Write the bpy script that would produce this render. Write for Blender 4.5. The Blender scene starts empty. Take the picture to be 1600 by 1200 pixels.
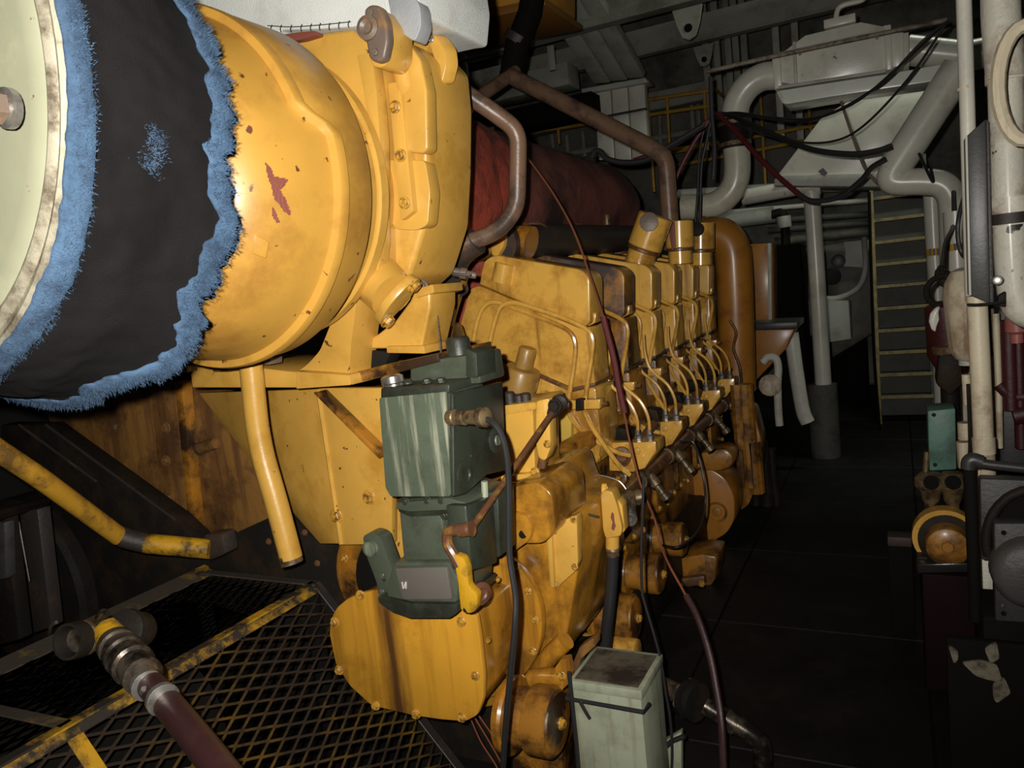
import bpy, bmesh, math, random
from mathutils import Vector, Matrix, Euler
from mathutils import noise as mnoise
random.seed(7)
S = bpy.context.scene
COL = S.collection
R_ = math.radians

# ------------------------------------------------------------------ camera
F = 1200.0
rho = R_(6.0)
_u = 600 * math.cos(rho) + 212 * math.sin(rho)
_v = -600 * math.sin(rho) + 212 * math.cos(rho)
PITCH = math.atan(_v / F)
YAW = math.atan(_u / math.hypot(F, _v))
CM = (Matrix.Rotation(YAW, 3, 'Z') @ Matrix.Rotation(math.pi / 2 - PITCH, 3, 'X') @ Matrix.Rotation(-rho, 3, 'Z'))
EYE = Vector((0, 0, 1.62))
cd = bpy.data.cameras.new('camera')
cam = bpy.data.objects.new('camera', cd)
COL.objects.link(cam)
cam.matrix_world = Matrix.Translation(EYE) @ CM.to_4x4()
cd.sensor_width = 36
cd.lens = F / 1600 * 36
cd.clip_start = 0.05
S.camera = cam

# ------------------------------------------------------------------ light and exposure
S.view_settings.view_transform = 'Standard'
S.view_settings.look = 'None'
S.view_settings.exposure = 0.0
S.view_settings.gamma = 1.0
S.view_settings.use_curve_mapping = False
W = bpy.data.worlds.new('world')
S.world = W
W.use_nodes = True
W.node_tree.nodes['Background'].inputs[0].default_value = (0.8, 0.85, 0.8, 1)
W.node_tree.nodes['Background'].inputs[1].default_value = 0.006


def lamp(name, kind, loc, power, color=(1, 1, 1), size=0.02, rot=None):
    l = bpy.data.lights.new(name, kind)
    l.energy = power
    l.color = color
    if kind == 'AREA':
        l.shape = 'RECTANGLE'; l.size = size[0]; l.size_y = size[1]
    else:
        l.shadow_soft_size = size
    o = bpy.data.objects.new(name, l)
    COL.objects.link(o)
    o.location = loc
    if rot: o.rotation_euler = rot
    return o


# the camera's own flash: a small hot lamp up and left of the lens
fl_ = lamp('camera_flash', 'SPOT', EYE + CM @ Vector((-0.055, 0.045, 0.0)), 258, (1.0, 0.965, 0.90), 0.012)
fl_.data.spot_size = R_(128); fl_.data.spot_blend = 1.0
fl_.rotation_euler = (CM @ Vector((-0.13, 0.16, -1))).to_track_quat('-Z', 'Y').to_euler()
# the engine room's own dim deckhead lighting, high over the aisle
lamp('deckhead_lamp', 'AREA', (0.6, 6.2, 4.3), 34, (0.92, 1.0, 0.86), (1.2, 0.3), (0, 0, 0))


# ------------------------------------------------------------------ pixel -> point on a plane of the room
def ray(px, py):
    return CM @ Vector(((px - 800) / F, (600 - py) / F, -1))


def PY(px, py, Y):
    d = ray(px, py); return EYE + d * (Y / d.y)


def PX(px, py, X):
    d = ray(px, py); return EYE + d * (X / d.x)


def PZ(px, py, Z):
    d = ray(px, py); return EYE + d * ((Z - EYE.z) / d.z)


def dep(P):
    return -(CM.transposed() @ (P - EYE)).z


def rw(px, py, Y, r):      # a radius in the photo as metres at that depth
    return r * dep(PY(px, py, Y)) / F


# ------------------------------------------------------------------ materials
def mat(name, col, rough=0.45, metal=0.0, var=0.12, dirt=None, dirt_amt=0.35, dirt_scale=6.0, streak=None, streak_amt=0.4,
        spots=None, spot_amt=0.5, spot_scale=14.0, bump=0.08, bump_scale=60.0, coat=0.0, spec=0.5, sheen=0.0, streak_scale=26, run=None):
    m = bpy.data.materials.new(name)
    m.use_nodes = True
    nt = m.node_tree
    N, L = nt.nodes, nt.links
    b = N['Principled BSDF']
    b.inputs['Roughness'].default_value = rough
    b.inputs['Metallic'].default_value = metal
    b.inputs['Specular IOR Level'].default_value = spec
    if coat: b.inputs['Coat Weight'].default_value = coat; b.inputs['Coat Roughness'].default_value = 0.22
    if sheen: b.inputs['Sheen Weight'].default_value = sheen
    tc = N.new('ShaderNodeTexCoord')
    oi = N.new('ShaderNodeObjectInfo')
    mul = N.new('ShaderNodeMath'); mul.operation = 'MULTIPLY'; mul.inputs[1].default_value = 31.7
    L.new(oi.outputs['Random'], mul.inputs[0])
    add = N.new('ShaderNodeVectorMath'); add.operation = 'ADD'
    L.new(tc.outputs['Object'], add.inputs[0]); L.new(mul.outputs[0], add.inputs[1])
    vec = add.outputs[0]

    def noise(scale, detail=5, rgh=0.6, v=None):
        n = N.new('ShaderNodeTexNoise')
        n.inputs['Scale'].default_value = scale; n.inputs['Detail'].default_value = detail; n.inputs['Roughness'].default_value = rgh
        L.new(v or vec, n.inputs['Vector']); return n.outputs['Fac']

    def ramp(fac, a, bb):
        r = N.new('ShaderNodeMapRange'); r.clamp = True
        r.inputs['From Min'].default_value = a; r.inputs['From Max'].default_value = bb
        L.new(fac, r.inputs['Value']); return r.outputs[0]

    def mix(fac, c1, c2):
        x = N.new('ShaderNodeMix'); x.data_type = 'RGBA'
        if fac is not None: L.new(fac, x.inputs[0])
        for k, c in ((6, c1), (7, c2)):
            if isinstance(c, tuple): x.inputs[k].default_value = (*c, 1)
            else: L.new(c, x.inputs[k])
        return x.outputs[2]
    lo = tuple(c * (1 - var) for c in col); hi = tuple(min(1, c * (1 + var)) for c in col)
    c = mix(ramp(noise(3.5), 0.3, 0.7), lo, hi)
    if dirt:
        a = 0.58 - 0.26 * dirt_amt
        f_ = ramp(noise(dirt_scale, 8, 0.68), a, a + 0.16)
        k = N.new('ShaderNodeMath'); k.operation = 'MULTIPLY'; k.inputs[1].default_value = min(1, 0.45 + dirt_amt)
        L.new(f_, k.inputs[0])
        c = mix(k.outputs[0], c, dirt)
    if streak:
        mp = N.new('ShaderNodeMapping'); mp.inputs['Scale'].default_value = (1, 1, 0.06)
        L.new(vec, mp.inputs['Vector'])
        a = 0.60 - 0.26 * streak_amt
        f_ = ramp(noise(streak_scale, 6, 0.6, mp.outputs[0]), a, a + 0.16)
        k = N.new('ShaderNodeMath'); k.operation = 'MULTIPLY'; k.inputs[1].default_value = min(1, 0.4 + streak_amt)
        L.new(f_, k.inputs[0])
        c = mix(k.outputs[0], c, streak)
    if run:                       # one broad run of oil down the plate: (x of its middle, half width, colour)
        sx = N.new('ShaderNodeSeparateXYZ'); L.new(tc.outputs['Object'], sx.inputs[0])
        k1 = N.new('ShaderNodeMath'); k1.operation = 'SUBTRACT'; k1.inputs[1].default_value = run[0]; L.new(sx.outputs[0], k1.inputs[0])
        k2 = N.new('ShaderNodeMath'); k2.operation = 'ABSOLUTE'; L.new(k1.outputs[0], k2.inputs[0])
        mp2 = N.new('ShaderNodeMapping'); mp2.inputs['Scale'].default_value = (1, 1, 0.12); L.new(vec, mp2.inputs['Vector'])
        k3 = N.new('ShaderNodeMath'); k3.operation = 'MULTIPLY_ADD'; k3.inputs[1].default_value = 0.09; L.new(noise(24, 6, 0.6, mp2.outputs[0]), k3.inputs[0]); L.new(k2.outputs[0], k3.inputs[2])
        c = mix(ramp(k3.outputs[0], run[1] + 0.065, run[1] + 0.02), c, run[2])
    if spots:
        a = 0.74 - 0.2 * spot_amt
        c = mix(ramp(noise(spot_scale, 4, 0.55), a, a + 0.03), c, spots)
    L.new(c, b.inputs['Base Color'])
    if bump:
        bp = N.new('ShaderNodeBump'); bp.inputs['Strength'].default_value = bump; bp.inputs['Distance'].default_value = 0.01
        L.new(noise(bump_scale, 6, 0.7), bp.inputs['Height'])
        L.new(bp.outputs[0], b.inputs['Normal'])
    return m


OIL = (0.03, 0.014, 0.005)
BRN = (0.16, 0.062, 0.012)
YEL = (0.61, 0.34, 0.062)
YELO = (0.80, 0.445, 0.08)
M_yel = mat('yellow_paint', YEL, 0.34, dirt=(0.40, 0.19, 0.02), dirt_amt=0.25, dirt_scale=4, spots=(0.10, 0.045, 0.015), spot_amt=0.30, spot_scale=30, bump=0.10, bump_scale=45, coat=0.35)
M_scroll = mat('yellow_paint_smoked', (0.52, 0.275, 0.045), 0.45, dirt=(0.30, 0.135, 0.025), dirt_amt=0.32, dirt_scale=3.2, spots=(0.12, 0.04, 0.02), spot_amt=0.34, spot_scale=24, bump=0.05, bump_scale=40, coat=0.18)
M_ygl = mat('yellow_paint_oiled', YELO, 0.24, dirt=(0.26, 0.10, 0.012), dirt_amt=0.38, dirt_scale=3.5, streak=BRN, streak_amt=0.18, bump=0.03, coat=0.6)
M_ygear = mat('yellow_paint_oil_soaked', (0.52, 0.235, 0.022), 0.24, dirt=(0.11, 0.045, 0.01), dirt_amt=0.42, dirt_scale=4.5, streak=(0.16, 0.065, 0.010), streak_amt=0.5, streak_scale=9, bump=0.05, coat=0.6)
M_ydirt = mat('yellow_paint_grimy', (0.42, 0.175, 0.018), 0.35, dirt=(0.035, 0.017, 0.008), dirt_amt=0.62, dirt_scale=5, streak=(0.09, 0.035, 0.01), streak_amt=0.3, streak_scale=12, bump=0.2, coat=0.4)
M_ystreak = mat('yellow_paint_oil_runs', (0.62, 0.30, 0.028), 0.33, dirt=(0.40, 0.17, 0.014), dirt_amt=0.3, streak=(0.30, 0.125, 0.012), streak_amt=0.35, streak_scale=14, run=(-0.035, 0.03, (0.10, 0.042, 0.012)), bump=0.05, coat=0.4)
M_ysoot = mat('yellow_paint_sooty', (0.50, 0.22, 0.02), 0.4, dirt=(0.055, 0.034, 0.03), dirt_amt=0.8, dirt_scale=3, bump=0.1, coat=0.3)
M_yrust = mat('rusty_yellow_plate', (0.26, 0.125, 0.03), 0.5, dirt=(0.05, 0.022, 0.01), dirt_amt=0.45, streak=(0.12, 0.05, 0.02), streak_amt=0.5, streak_scale=16, spots=(0.18, 0.15, 0.10), spot_amt=0.25, bump=0.3)
M_yworn = mat('yellow_paint_worn', (0.55, 0.29, 0.012), 0.45, dirt=(0.03, 0.022, 0.016), dirt_amt=0.5, dirt_scale=10, bump=0.3)
M_dirtbar = mat('oily_bar', (0.06, 0.05, 0.04), 0.4, dirt=(0.35, 0.2, 0.01), dirt_amt=0.05, dirt_scale=12, bump=0.2)
M_mesh = mat('expanded_metal', (0.055, 0.038, 0.026), 0.5, dirt=(0.40, 0.22, 0.012), dirt_amt=0.42, dirt_scale=2.2, bump=0.2)
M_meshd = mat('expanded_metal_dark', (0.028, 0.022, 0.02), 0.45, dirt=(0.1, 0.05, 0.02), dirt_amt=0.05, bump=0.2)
M_blk = mat('black_oily_metal', (0.015, 0.013, 0.011), 0.5, dirt=(0.035, 0.022, 0.013), dirt_amt=0.4, bump=0.3, spec=0.12)
M_dark = mat('dark_void_metal', (0.008, 0.007, 0.006), 0.85, bump=0.2, spec=0.08)
M_rub = mat('black_rubber', (0.022, 0.022, 0.023), 0.38, bump=0.05)
M_fleece = mat('charcoal_fleece', (0.013, 0.0115, 0.012), 0.95, var=0.4, bump=0.8, bump_scale=320, spec=0.05, sheen=0.03)
M_blue = mat('blue_fleece', (0.075, 0.145, 0.25), 0.95, var=0.3, dirt=(0.035, 0.07, 0.13), dirt_amt=0.5, dirt_scale=22, bump=0.8, bump_scale=250, spec=0.1, sheen=0.08)
M_pale = mat('pale_green_enamel', (0.30, 0.30, 0.205), 0.32, dirt=(0.4, 0.4, 0.26), dirt_amt=0.2, spots=(0.16, 0.08, 0.04), spot_amt=0.12, spot_scale=40, bump=0.03)
M_rim = mat('bare_steel_rim', (0.42, 0.38, 0.28), 0.42, metal=0.3, dirt=(0.12, 0.09, 0.06), dirt_amt=0.5, dirt_scale=16, bump=0.2)
M_lag = mat('white_lagging_cloth', (0.72, 0.74, 0.70), 0.85, var=0.06, dirt=(0.5, 0.5, 0.46), dirt_amt=0.25, dirt_scale=4, bump=0.4, bump_scale=200)
M_lagg = mat('silver_grey_cloth', (0.33, 0.34, 0.35), 0.5, var=0.15, bump=0.3)
M_thread = mat('black_thread', (0.02, 0.02, 0.02), 0.8)
M_prim = mat('red_primer', (0.20, 0.055, 0.035), 0.6, bump=0.05)
M_lug = mat('grey_brown_primer', (0.15, 0.11, 0.085), 0.4, dirt=(0.35, 0.17, 0.03), dirt_amt=0.15, dirt_scale=20, bump=0.15)
M_red = mat('red_lagging_cloth', (0.46, 0.075, 0.04), 0.75, var=0.3, dirt=(0.06, 0.022, 0.018), dirt_amt=0.4, dirt_scale=5, streak=(0.05, 0.02, 0.018), streak_amt=0.2, bump=0.6, bump_scale=30)
M_reddk = mat('smoked_red_lagging', (0.20, 0.06, 0.045), 0.7, var=0.3, dirt=(0.030, 0.018, 0.015), dirt_amt=0.6, dirt_scale=2, bump=0.5, bump_scale=20)
M_brn = mat('brown_heat_pipe', (0.20, 0.115, 0.07), 0.33, dirt=(0.05, 0.035, 0.03), dirt_amt=0.4, dirt_scale=7, bump=0.12)
M_soot = mat('sooty_pipe', (0.035, 0.028, 0.025), 0.5, dirt=(0.09, 0.05, 0.03), dirt_amt=0.3, bump=0.3)
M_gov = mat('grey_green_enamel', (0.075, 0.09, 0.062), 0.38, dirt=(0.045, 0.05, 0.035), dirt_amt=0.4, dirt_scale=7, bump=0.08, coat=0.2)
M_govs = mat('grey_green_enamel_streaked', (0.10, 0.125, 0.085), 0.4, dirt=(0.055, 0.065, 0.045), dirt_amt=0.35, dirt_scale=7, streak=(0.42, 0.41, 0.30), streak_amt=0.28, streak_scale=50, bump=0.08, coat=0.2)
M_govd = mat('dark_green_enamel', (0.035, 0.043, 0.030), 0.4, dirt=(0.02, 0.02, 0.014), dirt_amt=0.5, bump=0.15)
M_brs = mat('dull_brass', (0.20, 0.14, 0.07), 0.42, metal=0.4, dirt=(0.05, 0.032, 0.02), dirt_amt=0.5, dirt_scale=25, bump=0.15)
M_bolt = mat('yellow_bolt', (0.60, 0.32, 0.04), 0.35, dirt=(0.12, 0.05, 0.015), dirt_amt=0.5, dirt_scale=0.9, coat=0.4)
M_stl = mat('dull_steel', (0.42, 0.40, 0.36), 0.3, metal=0.8, dirt=(0.1, 0.07, 0.05), dirt_amt=0.3, dirt_scale=30)
M_rustrod = mat('rusty_brown_steel', (0.12, 0.05, 0.025), 0.4, dirt=(0.4, 0.2, 0.02), dirt_amt=0.25, dirt_scale=18, bump=0.25, coat=0.3)
M_cop = mat('copper_tube', (0.36, 0.12, 0.06), 0.35, metal=0.5, bump=0.05)
M_sleeve = mat('dark_red_sleeve', (0.10, 0.014, 0.014), 0.5, bump=0.1)
M_mar = mat('maroon_hose', (0.035, 0.013, 0.013), 0.4, dirt=(0.055, 0.026, 0.024), dirt_amt=0.35, bump=0.1)
M_box = mat('pale_green_box_paint', (0.36, 0.39, 0.28), 0.45, dirt=(0.24, 0.24, 0.16), dirt_amt=0.35, streak=(0.17, 0.10, 0.045), streak_amt=0.22, bump=0.1)
M_boxtop = mat('dirty_box_lid', (0.12, 0.105, 0.075), 0.5, dirt=(0.03, 0.022, 0.018), dirt_amt=0.55, dirt_scale=9, bump=0.2)
M_wht = mat('white_pipe_paint', (0.66, 0.64, 0.55), 0.32, dirt=(0.42, 0.36, 0.26), dirt_amt=0.2, dirt_scale=4, spots=(0.16, 0.09, 0.05), spot_amt=0.1, spot_scale=16, bump=0.1, coat=0.3)
M_peel = mat('peeling_white_paint', (0.70, 0.67, 0.56), 0.35, dirt=(0.22, 0.11, 0.055), dirt_amt=0.28, dirt_scale=7, spots=(0.035, 0.028, 0.02), spot_amt=0.38, spot_scale=13, bump=0.35, coat=0.3)
M_whtd = mat('dull_white_paint', (0.50, 0.50, 0.44), 0.5, dirt=(0.26, 0.23, 0.17), dirt_amt=0.3, dirt_scale=3, bump=0.1)
M_rustw = mat('rust_edged_white_paint', (0.64, 0.56, 0.40), 0.4, dirt=(0.20, 0.085, 0.035), dirt_amt=0.3, dirt_scale=5, streak=(0.22, 0.09, 0.035), streak_amt=0.3, bump=0.2)
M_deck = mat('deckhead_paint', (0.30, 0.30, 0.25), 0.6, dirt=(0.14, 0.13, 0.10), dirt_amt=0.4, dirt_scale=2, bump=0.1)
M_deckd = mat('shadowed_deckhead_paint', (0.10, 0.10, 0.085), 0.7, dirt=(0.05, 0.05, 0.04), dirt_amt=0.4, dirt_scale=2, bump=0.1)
M_rail = mat('rail_yellow', (0.45, 0.25, 0.03), 0.5, dirt=(0.2, 0.1, 0.02), dirt_amt=0.3)
M_ochre = mat('ochre_crane_paint', (0.48, 0.22, 0.02), 0.5, dirt=(0.2, 0.09, 0.015), dirt_amt=0.3, bump=0.05)
M_grey = mat('grey_sheet', (0.085, 0.085, 0.072), 0.6, dirt=(0.05, 0.05, 0.042), dirt_amt=0.3, bump=0.1)
M_nose = mat('yellow_step_nosing', (0.34, 0.25, 0.09), 0.5, dirt=(0.15, 0.12, 0.06), dirt_amt=0.5, dirt_scale=14)
M_floor = mat('black_oily_floor', (0.010, 0.009, 0.008), 0.55, var=0.4, dirt=(0.022, 0.018, 0.014), dirt_amt=0.25, dirt_scale=5, bump=0.2, spec=0.25)
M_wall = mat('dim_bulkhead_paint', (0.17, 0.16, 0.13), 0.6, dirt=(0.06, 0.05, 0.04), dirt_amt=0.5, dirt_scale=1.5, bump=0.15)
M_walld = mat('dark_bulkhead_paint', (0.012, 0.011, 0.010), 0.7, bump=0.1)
M_grn = mat('sea_green_paint', (0.085, 0.19, 0.145), 0.5, dirt=(0.045, 0.07, 0.055), dirt_amt=0.35, bump=0.1)
M_org = mat('orange_oiled_paint', (0.38, 0.165, 0.022), 0.4, dirt=(0.07, 0.03, 0.01), dirt_amt=0.5, dirt_scale=8, bump=0.15, coat=0.3)
M_orgd = mat('dim_orange_paint', (0.42, 0.17, 0.022), 0.4, dirt=(0.18, 0.065, 0.012), dirt_amt=0.3, dirt_scale=4, bump=0.05, coat=0.3)
M_gmach = mat('grey_cast_iron', (0.05, 0.048, 0.046), 0.45, dirt=(0.03, 0.026, 0.024), dirt_amt=0.45, dirt_scale=7, spots=(0.30, 0.2, 0.16), spot_amt=0.15, bump=0.3)
M_maroon = mat('maroon_paint', (0.055, 0.009, 0.011), 0.45, dirt=(0.03, 0.008, 0.008), dirt_amt=0.35, bump=0.2)
M_chan = mat('dark_channel_steel', (0.035, 0.034, 0.033), 0.4, bump=0.08)
M_tapek = mat('black_tape', (0.02, 0.02, 0.02), 0.5)
M_tapey = mat('amber_tape', (0.55, 0.3, 0.03), 0.5)
M_paper = mat('white_paper', (0.6, 0.58, 0.52), 0.8)
M_shiny = mat('oily_chrome', (0.17, 0.135, 0.10), 0.3, metal=0.6, dirt=(0.025, 0.02, 0.016), dirt_amt=0.62, dirt_scale=12)


# ------------------------------------------------------------------ object helpers
WP = {}     # object -> world position of its origin


def thing(name, label, cat, loc, group=None):
    o = bpy.data.objects.new(name, None)
    o.empty_display_size = 0.05
    COL.objects.link(o)
    o.location = loc
    WP[o.name] = Vector(loc)
    o['label'] = label; o['category'] = cat
    if group: o['group'] = group
    return o


def tag(o, label, cat, group=None):
    o['label'] = label; o['category'] = cat
    if group: o['group'] = group
    return o


def obj(name, bm, m, parent=None, sharp=35, label=None, kind=None, recalc=True):
    if recalc: bmesh.ops.recalc_face_normals(bm, faces=bm.faces[:])
    lo = Vector((1e9,) * 3); hi = -lo
    for v in bm.verts:
        for i in range(3):
            lo[i] = min(lo[i], v.co[i]); hi[i] = max(hi[i], v.co[i])
    c = (lo + hi) / 2
    for v in bm.verts: v.co -= c
    me = bpy.data.meshes.new(name)
    bm.to_mesh(me); bm.free()
    me.materials.append(m)
    me.polygons.foreach_set('use_smooth', [True] * len(me.polygons))
    me.set_sharp_from_angle(angle=R_(sharp))
    o = bpy.data.objects.new(name, me)
    COL.objects.link(o)
    WP[o.name] = c
    if parent is not None:
        o.parent = parent
        o.location = c - WP[parent.name]
    else:
        o.location = c
    if label: o['label'] = label
    if kind: o['kind'] = kind
    return o


def struct(name, bm, m, parent=None):
    o = obj(name, bm, m, parent)
    if parent is None: o['kind'] = 'structure'
    return o


def clone(root, off, label=None, group=None, loc=None):
    r = root.copy(); COL.objects.link(r)
    r.location = root.location + Vector(off)
    WP[r.name] = WP[root.name] + Vector(off)
    if label: r['label'] = label
    if group: r['group'] = group
    for ch in list(root.children):
        c = ch.copy(); COL.objects.link(c); c.parent = r
        WP[c.name] = WP[ch.name] + Vector(off)
        for g in ch.children:
            d = g.copy(); COL.objects.link(d); d.parent = c
            WP[d.name] = WP[g.name] + Vector(off)
    return r


def setmat(o, m):
    o.material_slots[0].link = 'OBJECT'
    o.material_slots[0].material = m


# ------------------------------------------------------------------ shape helpers (all add to a bmesh in room metres)
def bevel(bm, w, seg=2, ang=28, geom=None):
    if w <= 0: return bm
    bmesh.ops.recalc_face_normals(bm, faces=bm.faces[:])
    es = [e for e in bm.edges if len(e.link_faces) == 2 and e.calc_face_angle(0) > R_(ang)]
    if es: bmesh.ops.bevel(bm, geom=es, offset=w, segments=seg, profile=0.5, affect='EDGES', clamp_overlap=True)
    return bm


def box(x0, x1, y0, y1, z0, z1, bev=0.004, seg=2, bm=None):
    b = bmesh.new()
    vs = [b.verts.new((x, y, z)) for x in (x0, x1) for y in (y0, y1) for z in (z0, z1)]
    for f in ((0, 1, 3, 2), (4, 6, 7, 5), (0, 4, 5, 1), (2, 3, 7, 6), (0, 2, 6, 4), (1, 5, 7, 3)):
        b.faces.new([vs[i] for i in f])
    bevel(b, bev, seg)
    return join(bm, b)


def join(bm, b):
    if bm is None: return b
    me = bpy.data.meshes.new('t'); b.to_mesh(me); b.free(); bm.from_mesh(me); bpy.data.meshes.remove(me)
    return bm


def rnd(pts, r, n=4):
    """rounds the corners of a 2-D outline; r a number or one per corner"""
    out = []
    k = len(pts)
    for i in range(k):
        rr = r[i] if isinstance(r, (list, tuple)) else r
        a, p, b = Vector(pts[i - 1]), Vector(pts[i]), Vector(pts[(i + 1) % k])
        if rr <= 0: out.append(tuple(p)); continue
        da, db = (a - p), (b - p)
        t = min(rr, da.length * 0.45, db.length * 0.45)
        p0 = p + da.normalized() * t; p1 = p + db.normalized() * t
        for j in range(n + 1):
            s = j / n
            out.append(tuple(p0 * (1 - s) ** 2 + p * 2 * s * (1 - s) + p1 * s * s))
    return out


def poly3(P, d, bev=0.004, seg=2, bm=None):
    """a solid: the outline P (world points on a plane) pushed along d"""
    b = bmesh.new()
    d = Vector(d)
    A = [b.verts.new(p) for p in P]
    B = [b.verts.new(Vector(p) + d) for p in P]
    n = len(P)
    b.faces.new(A); b.faces.new(B[::-1])
    for i in range(n): b.faces.new([A[i], B[i], B[(i + 1) % n], A[(i + 1) % n]])
    bevel(b, bev, seg)
    return join(bm, b)


def fy(pts, Y, depth, bev=0.004, seg=2, r=0, bm=None):
    """outline facing the engine's front end, on the plane Y, going back depth metres"""
    if r: pts = rnd(pts, r)
    return poly3([PY(x, y, Y) for x, y in pts], (0, depth, 0), bev, seg, bm)


def fx(pts, X, depth, bev=0.004, seg=2, r=0, bm=None):
    if r: pts = rnd(pts, r)
    return poly3([PX(x, y, X) for x, y in pts], (-depth, 0, 0), bev, seg, bm)


def smooth_path(P, n=6):
    P = [Vector(p) for p in P]
    if len(P) < 3: return P
    Q = [P[0] * 2 - P[1]] + P + [P[-1] * 2 - P[-2]]
    out = []
    for i in range(1, len(Q) - 2):
        a, b, c, d = Q[i - 1], Q[i], Q[i + 1], Q[i + 2]
        for j in range(n):
            t = j / n
            out.append(0.5 * ((2 * b) + (c - a) * t + (2 * a - 5 * b + 4 * c - d) * t * t + (3 * b - a - 3 * c + d) * t ** 3))
    out.append(P[-1])
    return out


def fillet(P, r, n=5):
    P = [Vector(p) for p in P]
    out = [P[0]]
    for i in range(1, len(P) - 1):
        a, p, b = P[i - 1], P[i], P[i + 1]
        da, db = a - p, b - p
        t = min(r, da.length * 0.48, db.length * 0.48)
        p0 = p + da.normalized() * t; p1 = p + db.normalized() * t
        for j in range(n + 1):
            s = j / n
            out.append(p0 * (1 - s) ** 2 + p * 2 * s * (1 - s) + p1 * s * s)
    out.append(P[-1])
    return out


def tube(P, r, seg=10, bm=None, caps=True, rr=None):
    """sweeps a circle along P; rr one radius per point"""
    b = bmesh.new()
    P = [Vector(p) for p in P]
    q = [P[0]]
    idx = [0]
    for i, p in enumerate(P[1:], 1):
        if (p - q[-1]).length > 1e-5: q.append(p); idx.append(i)
    P = q
    rad = [rr[i] for i in idx] if rr else [r] * len(P)
    T = []
    for i in range(len(P)):
        t = P[min(i + 1, len(P) - 1)] - P[max(i - 1, 0)]
        T.append(t.normalized())
    up = Vector((0, 0, 1)) if abs(T[0].z) < 0.9 else Vector((1, 0, 0))
    nrm = (up - T[0] * up.dot(T[0])).normalized()
    rings = []
    for i, p in enumerate(P):
        nrm = (nrm - T[i] * nrm.dot(T[i])).normalized()
        bi = T[i].cross(nrm)
        rings.append([b.verts.new(p + (nrm * math.cos(2 * math.pi * k / seg) + bi * math.sin(2 * math.pi * k / seg)) * rad[i]) for k in range(seg)])
    for i in range(len(P) - 1):
        for k in range(seg):
            b.faces.new([rings[i][k], rings[i][(k + 1) % seg], rings[i + 1][(k + 1) % seg], rings[i + 1][k]])
    if caps:
        b.faces.new(rings[0][::-1]); b.faces.new(rings[-1])
    return join(bm, b)


def lathe(A, d, prof, seg=32, bm=None, caps=True):
    """prof: (distance along d from A, radius)"""
    A = Vector(A); d = Vector(d).normalized()
    b = bmesh.new()
    up = Vector((0, 0, 1)) if abs(d.z) < 0.9 else Vector((1, 0, 0))
    n = (up - d * up.dot(d)).normalized(); bi = d.cross(n)
    rings = []
    for t, r in prof:
        rings.append([b.verts.new(A + d * t + (n * math.cos(2 * math.pi * k / seg) + bi * math.sin(2 * math.pi * k / seg)) * max(r, 1e-4)) for k in range(seg)])
    for i in range(len(prof) - 1):
        for k in range(seg):
            b.faces.new([rings[i][k], rings[i][(k + 1) % seg], rings[i + 1][(k + 1) % seg], rings[i + 1][k]])
    if caps:
        b.faces.new(rings[0][::-1]); b.faces.new(rings[-1])
    return join(bm, b)


def cyl(A, B, r, seg=20, bev=0.0, bm=None, r2=None):
    A = Vector(A); B = Vector(B)
    L = (B - A).length
    r2 = r if r2 is None else r2
    if bev: prof = [(0, r - bev), (bev * 0.3, r - bev * 0.3), (bev, r), (L - bev, r2), (L - bev * 0.3, r2 - bev * 0.3), (L, r2 - bev)]
    else: prof = [(0, r), (L, r2)]
    return lathe(A, B - A, prof, seg, bm)


def pts(px, Y):
    """(x, y) or (x, y, Y) photo points -> world"""
    return [PY(p[0], p[1], p[2] if len(p) > 2 else Y) for p in px]


def ptube(px, Y, rpx, seg=10, sm=5, r=None, fl=None):
    P = pts(px, Y)
    rad = r or rpx * dep(P[len(P) // 2]) / F
    if fl: P = fillet(P, fl)
    elif sm: P = smooth_path(P, sm)
    return tube(P, rad, seg)


_bolts = {}


def bolt(P, n, r, m, parent, name='bolt', washer=True):
    """a hex bolt head sitting at P, its axis along n; the mesh is shared"""
    key = (m.name, washer)
    if key not in _bolts:
        b = bmesh.new()
        if washer: lathe((0, 0, -0.2), (0, 0, 1), [(0, 1.32), (0.32, 1.32), (0.4, 1.22)], 14, b)
        lathe((0, 0, 0.1), (0, 0, 1), [(0, 1.0), (0.62, 1.0), (0.74, 0.84)], 6, b)
        bmesh.ops.recalc_face_normals(b, faces=b.faces[:])
        me = bpy.data.meshes.new('bolt'); b.to_mesh(me); b.free(); me.materials.append(m)
        _bolts[key] = me
    o = bpy.data.objects.new(name, _bolts[key])
    COL.objects.link(o)
    o.parent = parent
    P = Vector(P)
    WP[o.name] = P
    o.location = P - WP[parent.name]
    o.rotation_euler = Vector(n).to_track_quat('Z', 'Y').to_euler()
    o.rotation_euler.rotate_axis('Z', random.random())
    o.scale = (r, r, r)
    return o


def bolts_y(pxs, Y, rpx, m, parent, washer=True):
    for x, y in pxs:
        P = PY(x, y, Y); bolt(P, (0, -1, 0), rpx * dep(P) / F, m, parent, washer=washer)


def bolts_x(pxs, X, rpx, m, parent, washer=True):
    for x, y in pxs:
        P = PX(x, y, X); bolt(P, (1, 0, 0), rpx * dep(P) / F, m, parent, washer=washer)

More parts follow.
